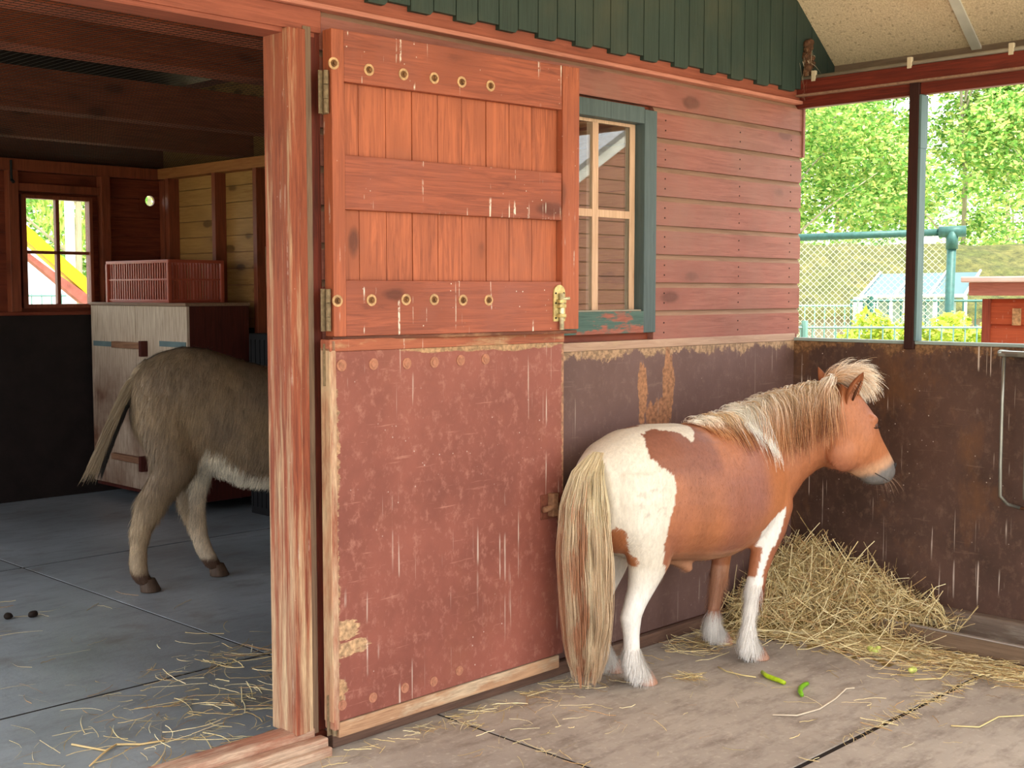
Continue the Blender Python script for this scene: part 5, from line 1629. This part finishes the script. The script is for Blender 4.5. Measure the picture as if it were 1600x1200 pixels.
tree(1665, 29, 12, 3.6, 28000, .15, GREENS, 'large leafy tree partly cut by the right edge', seed=7)
tree(1240, 50, 9, 4.5, 9000, .22, GREENS, 'far dark tree closing the left of the opening', seed=9)
tree(1580, 52, 9, 4.0, 9000, .22, GREENS, 'far tree closing the right of the opening', seed=10)

# mossy roof behind the netting
M_moss = Nd('moss_roof'); _a = M_moss.noise(5, 6, .8); _b = M_moss.noise(2.0, 4, .6)
M_moss.color(M_moss.mix(M_moss.ramp(_a, .35, .65), lin((58, 64, 30)), M_moss.mix(M_moss.ramp(_b, .4, .6), lin((132, 128, 66)), lin((104, 112, 50))))); M_moss.rough(.95); M_moss.bump(_a, 1.0, .15); M_moss = M_moss.m
def along(d, px0, px1):
    a, b = AT(px0, 455, d), AT(px1, 455, d); a.z = b.z = 0; return a, b
A0, B0 = along(21, 1170, 1750)
dirv = (B0 - A0).normalized(); bk = Vector((dirv.y, -dirv.x, 0)); bk = bk if bk.dot(_F) > 0 else -bk
g = empty('mossy_building', A0 + Vector((0, 0, -.21))); tag(g, 'long low building with a yellow green mossy roof behind the netting', 'building')
L_ = (B0 - A0).length
ez_, rz_ = 1.12 + .21, 2.36 + .21
bm = bmesh.new(); NX, NY = 70, 16; grid = []
for j in range(NY + 1):
    row = []
    for i in range(NX + 1):
        f = j / NY
        p = dirv * (L_ * i / NX) + bk * (3.2 * f) + Vector((0, 0, ez_ + (rz_ - ez_) * (1 - (1 - f) ** 1.5)))
        p += Vector((0, 0, .06 * noise.noise(p * 2.2)))
        row.append(bm.verts.new(p))
    grid.append(row)
for j in range(NY):
    for i in range(NX): bm.faces.new((grid[j][i], grid[j][i + 1], grid[j + 1][i + 1], grid[j + 1][i]))
for j in range(1):
    low = [bm.verts.new(v.co + Vector((0, 0, -.12))) for v in grid[0]]
    for i in range(NX): bm.faces.new((grid[0][i], low[i], low[i + 1], grid[0][i + 1]))
back = [bm.verts.new(v.co + bk * 3 + Vector((0, 0, -1.1))) for v in grid[-1]]
for i in range(NX): bm.faces.new((grid[-1][i], grid[-1][i + 1], back[i + 1], back[i]))
obj('roof', bm, M_moss, g, True)
bm = bmesh.new()
MM = Matrix.Translation(bk * .35) @ Matrix(((dirv.x, bk.x, 0, 0), (dirv.y, bk.y, 0, 0), (0, 0, 1, 0), (0, 0, 0, 1)))
box(bm, .2, L_ - .2, 0, 5.3, 0, ez_ + .1, 0, MM); obj('wall', bm, wood('grey_wall_boards', (150, 142, 120), (110, 104, 88), axis='z'), g)

# greenhouse with a pale polycarbonate roof
M_poly = plain('pale_polycarbonate', (70, 96, 104), .4, var=.06, scale=2)
M_frame_w = plain('white_frame', (170, 178, 172), .5)
gh = empty('greenhouse', AT(1430, 455, 15).xy.to_3d() + Vector((0, 0, -.21))); tag(gh, 'small greenhouse with a pale blue sloping roof behind the green fence', 'greenhouse')
go = gh.location.copy()
q = [AT(1345, 464, 15), AT(1508, 462, 15), AT(1532, 425, 16.5), AT(1376, 428, 16.5)]
bm = bmesh.new(); vs = [bm.verts.new(p - go) for p in q]; bm.faces.new(vs)
r_ = bmesh.ops.extrude_face_region(bm, geom=bm.faces[:])
for e in r_['geom']:
    if isinstance(e, bmesh.types.BMVert): e.co.z -= .03
obj('roof', bm, M_poly, gh)
for f in (0, .33, .66, 1.0):
    a = q[0].lerp(q[1], f) - go; b = q[3].lerp(q[2], f) - go
    bm = bmesh.new(); tube(bm, [a + Vector((0, 0, .02)), b + Vector((0, 0, .02))], .018, 6); obj('roof_bar', bm, M_frame_w, gh)
bm = bmesh.new(); tube(bm, [q[0] - go, q[1] - go], .025, 6); obj('gutter', bm, M_frame_w, gh)
for f in np.linspace(0, 1, 8):
    a = q[0].lerp(q[1], float(f)) - go; bm = bmesh.new(); box(bm, a.x - .02, a.x + .02, a.y - .02, a.y + .02, 0, a.z, .002); obj('wall_post', bm, M_frame_w, gh)
bm = bmesh.new(); a, b = q[0] - go + bk * .3, q[1] - go + bk * .3
vs = [bm.verts.new(v) for v in (Vector((a.x, a.y, 0)), Vector((b.x, b.y, 0)), b, a)]; bm.faces.new(vs)
r_ = bmesh.ops.extrude_face_region(bm, geom=bm.faces[:])
for e in r_['geom']:
    if isinstance(e, bmesh.types.BMVert): e.co += bk * .03
obj('glazed_wall', bm, plain('greenhouse_glass', (150, 172, 164), .25, var=.3, scale=3), gh)

def bar_fence(name, d, px0, px1, py_top, sp, r, mat, label, group, below=-.21, posts=0):
    a, b = AT(px0, 455, d), AT(px1, 455, d); zt = AT((px0 + px1) / 2, py_top, d).z
    a.z = b.z = below
    t = empty(name, a); tag(t, label, 'fence', group)
    dv = (b - a); L = dv.length; dv.normalize(); H = zt - below
    for z in (H, H * .55, H * .08):
        bm = bmesh.new(); tube(bm, [Vector((0, 0, z)), dv * L + Vector((0, 0, z))], r * 1.6, 6); obj('rail', bm, mat, t)
    segs = []; x = 0
    while x < L: segs.append((dv * x + Vector((0, 0, .02)), dv * x + Vector((0, 0, H + .02)))); x += sp
    o = wires('bars', segs, r, mat, t); 
    x = .2
    while x < L:
        bm = bmesh.new(); tube(bm, [dv * x, dv * x + Vector((0, 0, H + .05))], r * 4, 8); obj('post', bm, mat, t); x += 2.0
M_fg = plain('pale_green_metal', (104, 146, 136), .5, .1); M_fd = plain('dark_green_metal', (44, 92, 84), .5, .1)
bar_fence('bar_fence', 9.0, 1215, 1560, 512, .085, .006, M_fg, 'pale green bar fence just beyond the half wall', 'fences beyond the opening')
bar_fence('bar_fence', 13.0, 1330, 1660, 470, .13, .009, M_fd, 'taller dark green bar fence before the greenhouse', 'fences beyond the opening')
bar_fence('bar_fence', 17.5, 1180, 1360, 478, .14, .01, M_fg, 'far pale bar fence left, under the mossy roof', 'fences beyond the opening')

# net cage
nt = empty('net_cage', AT(1488, 455, 11.5).xy.to_3d() + Vector((0, 0, -.21))); no = nt.location.copy()
tag(nt, 'green pipe frame with stretched netting beyond the half wall', 'net cage')
pL, pR = AT(1170, 374, 12.2), AT(1497, 362, 11.5); pB = AT(1476, 505, 11.5); pB.z = -.21
M_pipe = plain('sea_green_pipe', (46, 86, 80), .5, .1, var=.2, scale=30)
bm = bmesh.new(); tube(bm, [pL - no, pR - no], .035, 10); obj('top_pipe', bm, M_pipe, nt, True)
pT = AT(1488, 362, 11.5)
pBt = Vector((AT(1480, 455, 11.5).x, AT(1480, 455, 11.5).y, -.21))
bm = bmesh.new(); tube(bm, [pT - no, pBt - no], .042, 10); obj('post', bm, M_pipe, nt, True)
bm = bmesh.new(); rod(bm, pT - no + (pL - pR).normalized() * .12, pT - no - (pL - pR).normalized() * .12, .052, 12); rod(bm, pT - no, pT - no + Vector((0, 0, -.16)), .055, 12); obj('clamp', bm, M_pipe, nt, True)
pL2 = Vector((pL.x, pL.y, -.21))
bm = bmesh.new(); tube(bm, [pL - no, pL2 - no], .04, 10); obj('post', bm, M_pipe, nt, True)
segs = []
D_ = pT - pL; H_ = pL.z + .2; MS = .06
nn_ = int(D_.length / MS)
for k in range(-40, nn_):
    for sgn in (0, 1):
        x0 = k * MS; x1 = x0 + H_
        a, b = (x0, x1) if sgn else (x1, x0)
        za, zb = 0., 1.
        # clip to the panel
        if x1 <= 0 or x0 >= D_.length: continue
        t0 = max(0, -x0 / H_); t1 = min(1, (D_.length - x0) / H_)
        P0 = x0 + H_ * t0; P1 = x0 + H_ * t1
        if sgn: P0z, P1z = t0, t1
        else: P0z, P1z = 1 - t0, 1 - t1
        dn = D_.normalized()
        A_ = pL + dn * P0 + Vector((0, 0, -H_ * (1 - P0z))); B_ = pL + dn * P1 + Vector((0, 0, -H_ * (1 - P1z)))
        if (A_ - B_).length > .02: segs.append((A_ - no, B_ - no))
tag(wires('netting', segs, .002, plain('pale_netting', (206, 214, 180), .7), nt), 'pale diagonal netting')

# clipped hedges
def hedge(px, d, w_, h, n, label, cols=YGREEN):
    p = AT(px, 455, d); p.z = -.21
    t = empty('hedge_bush', p); tag(t, label, 'bush', 'bushes beyond the opening')
    rs = np.random.default_rng(int(px)); bl = []
    for k in range(10):
        bl.append(((rs.uniform(-w_, w_) * .7, rs.uniform(-w_, w_) * .7, h * rs.uniform(.25, .8)), (w_ * .4, w_ * .4, h * .26)))
    leaves('foliage', bl, n, .07, cols, t)
    bm = bmesh.new(); tube(bm, [(0, 0, 0), (.02, 0, h * .6)], [.04, .02], 8); obj('stem', bm, M_bark, t)
hedge(1516, 10.2, .5, 1.50, 9000, 'yellow green bush left of the little red shed')
hedge(1468, 10.6, .26, 1.52, 4000, 'yellow bush in front of the green net post')
hedge(1366, 11.0, .36, 1.42, 6000, 'low green bush left of the dark red post')
hedge(1415, 12.2, .4, 1.36, 4500, 'low green bush behind the dark red post')

# little red shed / coop right outside
sx0 = 6.6
ya, yb_ = hit(1538, 500, 0, sx0).y, hit(1680, 500, 0, sx0).y
sh = empty('red_coop', (sx0, ya, -.21)); tag(sh, 'little orange red boarded coop with an overhanging flat roof outside at the right', 'shed')
zt_ = hit(1560, 467, 0, sx0).z + .21
M_coop = wood('coop_boards', (186, 92, 58), (152, 70, 44), axis='y', drip=.4)
bm = bmesh.new(); hb = .135; z = 0; 
while z < zt_ - .01:
    z1 = min(z + hb, zt_)
    prism(bm, [(0, z), (0, z1 - .022), (.014, z1), (.04, z1), (.04, z)], lambda a, b, d: Vector((a, d, b)), -.02, yb_ - ya)
    z = z1
obj('boards', bm, M_coop, sh)
bm = bmesh.new(); box(bm, .04, 1.2, yb_ - ya, -.0, 0, zt_, .003); obj('body', bm, M_coop, sh)
bm = bmesh.new(); box(bm, -.012, .05, -.035, .01, 0, zt_, .004); obj('corner_post', bm, wood('coop_post', (150, 74, 54), (110, 50, 36), axis='z'), sh)
r0 = hit(1560, 462, 0, sx0 - .14).z + .21; r1 = hit(1560, 441, 0, sx0 - .14).z + .21
yl = hit(1513, 450, 0, sx0 - .14).y - ya
bm = bmesh.new(); box(bm, -.14, 1.4, yb_ - ya - .2, yl, r0, r1, .006); obj('roof_fascia', bm, wood('coop_fascia', (178, 116, 100), (146, 88, 74), axis='y', wear=(206, 176, 160), wearlo=.55, wearhi=.7), sh)
bm = bmesh.new(); box(bm, -.17, 1.45, yb_ - ya - .25, yl + .03, r1, r1 + .03, .006); obj('roof_top', bm, plain('pale_pink_felt', (206, 178, 166), .8), sh)
q = hit(1590, 495, 0, sx0); bm = bmesh.new(); box(bm, -.012, 0, q.y - ya - .02, q.y - ya + .025, q.z + .21 - .045, q.z + .21 + .045, .002); obj('hinge_plate', bm, M_rustlight, sh)

# shed across the yard whose gable is mirrored in the window
bs = empty('boarded_shed', (10.12, -1.9, -.21)); tag(bs, 'red brown boarded shed with white gable boards across the yard, mirrored in the window', 'shed')
ap = 3.06 + .21; sl = .58; hw_ = 1.9
M_shed = wood('shed_boards', (176, 122, 108), (146, 98, 86), axis='x')
bm = bmesh.new(); z = 0
while z < ap - .02:
    z1 = min(z + .14, ap - .01)
    def half(zq): return min(hw_, (ap - zq) / sl)
    w0, w1 = half(z), half(z1)
    prism(bm, [(-w0, z), (w0, z), (w1, z1 - .01), (-w1, z1 - .01)], lambda a, b, d: Vector((a, d, b)), -.03, .0)
    z = z1
obj('gable_wall', bm, M_shed, bs)
bm = bmesh.new(); he = ap - sl * hw_
box(bm, -hw_, hw_, -2.6, -.04, 0, he, .0); obj('body', bm, M_shed, bs)
for s in (-1, 1):
    bm = bmesh.new(); prism(bm, [(0, ap + .10), (s * (hw_ + .2), ap + .10 - sl * (hw_ + .2)), (s * (hw_ + .2), ap - .06 - sl * (hw_ + .2)), (0, ap - .06)], lambda a, b, d: Vector((a, d, b)), .03, .07)
    obj('gable_board', bm, plain('white_board', (235, 235, 232), .6), bs)
    bm = bmesh.new(); prism(bm, [(0, ap + .12), (s * (hw_ + .25), ap + .12 - sl * (hw_ + .25)), (s * (hw_ + .25), ap + .06 - sl * (hw_ + .25)), (0, ap + .06)], lambda a, b, d: Vector((a, d, b)), -2.8, .09)
    obj('roof_slope', bm, plain('slate_grey', (130, 134, 138), .6, var=.3, scale=20), bs)

# behind the stable: yellow beam, rusty beam, post, willow, fence
YO = 10.6
def pbeam(name, pxs, th, mat, label, cat):
    P = [hit(x, y, 1, YO) for x, y in pxs]; c = sum(P, Vector()) / len(P); c = Vector((c.x, YO, -.21))
    bm = bmesh.new(); prism(bm, [(p.x, p.z) for p in P], lambda a, b, d: Vector((a, d, b)) - c, YO, YO + th)
    o = obj(name, bm, mat); o.location = c; tag(o, label, cat); return o
pbeam('yellow_beam', [(-20, 292), (37, 347), (84, 389), (140, 438), (170, 464), (166, 486), (131, 455), (93, 421), (60, 392), (-20, 322)], .12, plain('yellow_paint', (232, 214, 30), .5, var=.06), 'bright yellow slanting beam seen through the small window', 'beam')
pbeam('rusty_beam', [(-20, 350), (41, 392), (84, 424), (140, 462), (170, 486), (166, 500), (124, 470), (84, 437), (44, 404), (-20, 370)], .08, plain('rust_red_metal', (168, 96, 84), .7, var=.3, scale=12), 'rusty red slanting beam under the yellow one', 'beam')
p0 = hit(110, 400, 1, 11.6); bm = bmesh.new(); box(bm, -.035, .035, -.035, .035, 0, 2.6, .004); o = obj('white_post', bm, M_white); o.location = (p0.x, p0.y, -.21); tag(o, 'thin white post behind the small window', 'post')
WIL = [(176, 196, 90), (196, 206, 110), (150, 180, 80), (206, 212, 130)]
tree(120, 22, 8.5, 2.6, 22000, .16, WIL, 'yellow green willow behind the stable, right in the small window', group='trees behind the stable', droop=.75, seed=21)
tree(10, 33, 10, 3.4, 16000, .2, GREENS, 'tree behind the stable at the left of the small window', group='trees behind the stable', seed=22)
tree(245, 30, 9, 3.0, 12000, .2, GREENS, 'tree behind the stable seen through the round hole', group='trees behind the stable', seed=23)
bar_fence('bar_fence', 15, -60, 220, 462, .12, .008, M_fg, 'pale bar fence behind the stable window', 'fences behind the stable')

# nest debris stuck on the green boards above the corner
q = hit(1262, 96, 1, 3.10)
bm = bmesh.new()
for k in range(14):
    c = Vector((random.uniform(-.02, .02) + .012 * k / 14, random.uniform(-.012, .012), -.07 + .012 * k))
    bmesh.ops.create_icosphere(bm, subdivisions=2, radius=random.uniform(.012, .024), matrix=Matrix.Translation(c))
for v in bm.verts: v.co += v.co.normalized() * .008 * noise.noise(v.co * 90)
o = obj('old_nest', bm, plain('nest_debris', (96, 66, 48), .95, var=.5, scale=60, bump=.8), None, True); o.location = q
tag(o, 'clump of old brown nest debris on the green boards above the corner', 'nest')
P = np.zeros((60, 5, 3)); 
for i in range(60):
    a = Vector((rng.normal() * .02, rng.normal() * .01, rng.normal() * .05)); d = Vector((rng.normal(), -.3, rng.normal() - .6)).normalized()
    for k in range(5): P[i, k] = a + d * (.015 * k) + Vector((0, 0, -.002 * k * k))
ribbons('loose_fibres', P, np.full(60, .002), M_hair, o, np.tile(lin((190, 176, 150)), (60, 1)) * rng.uniform(.5, 1.1, (60, 1)))
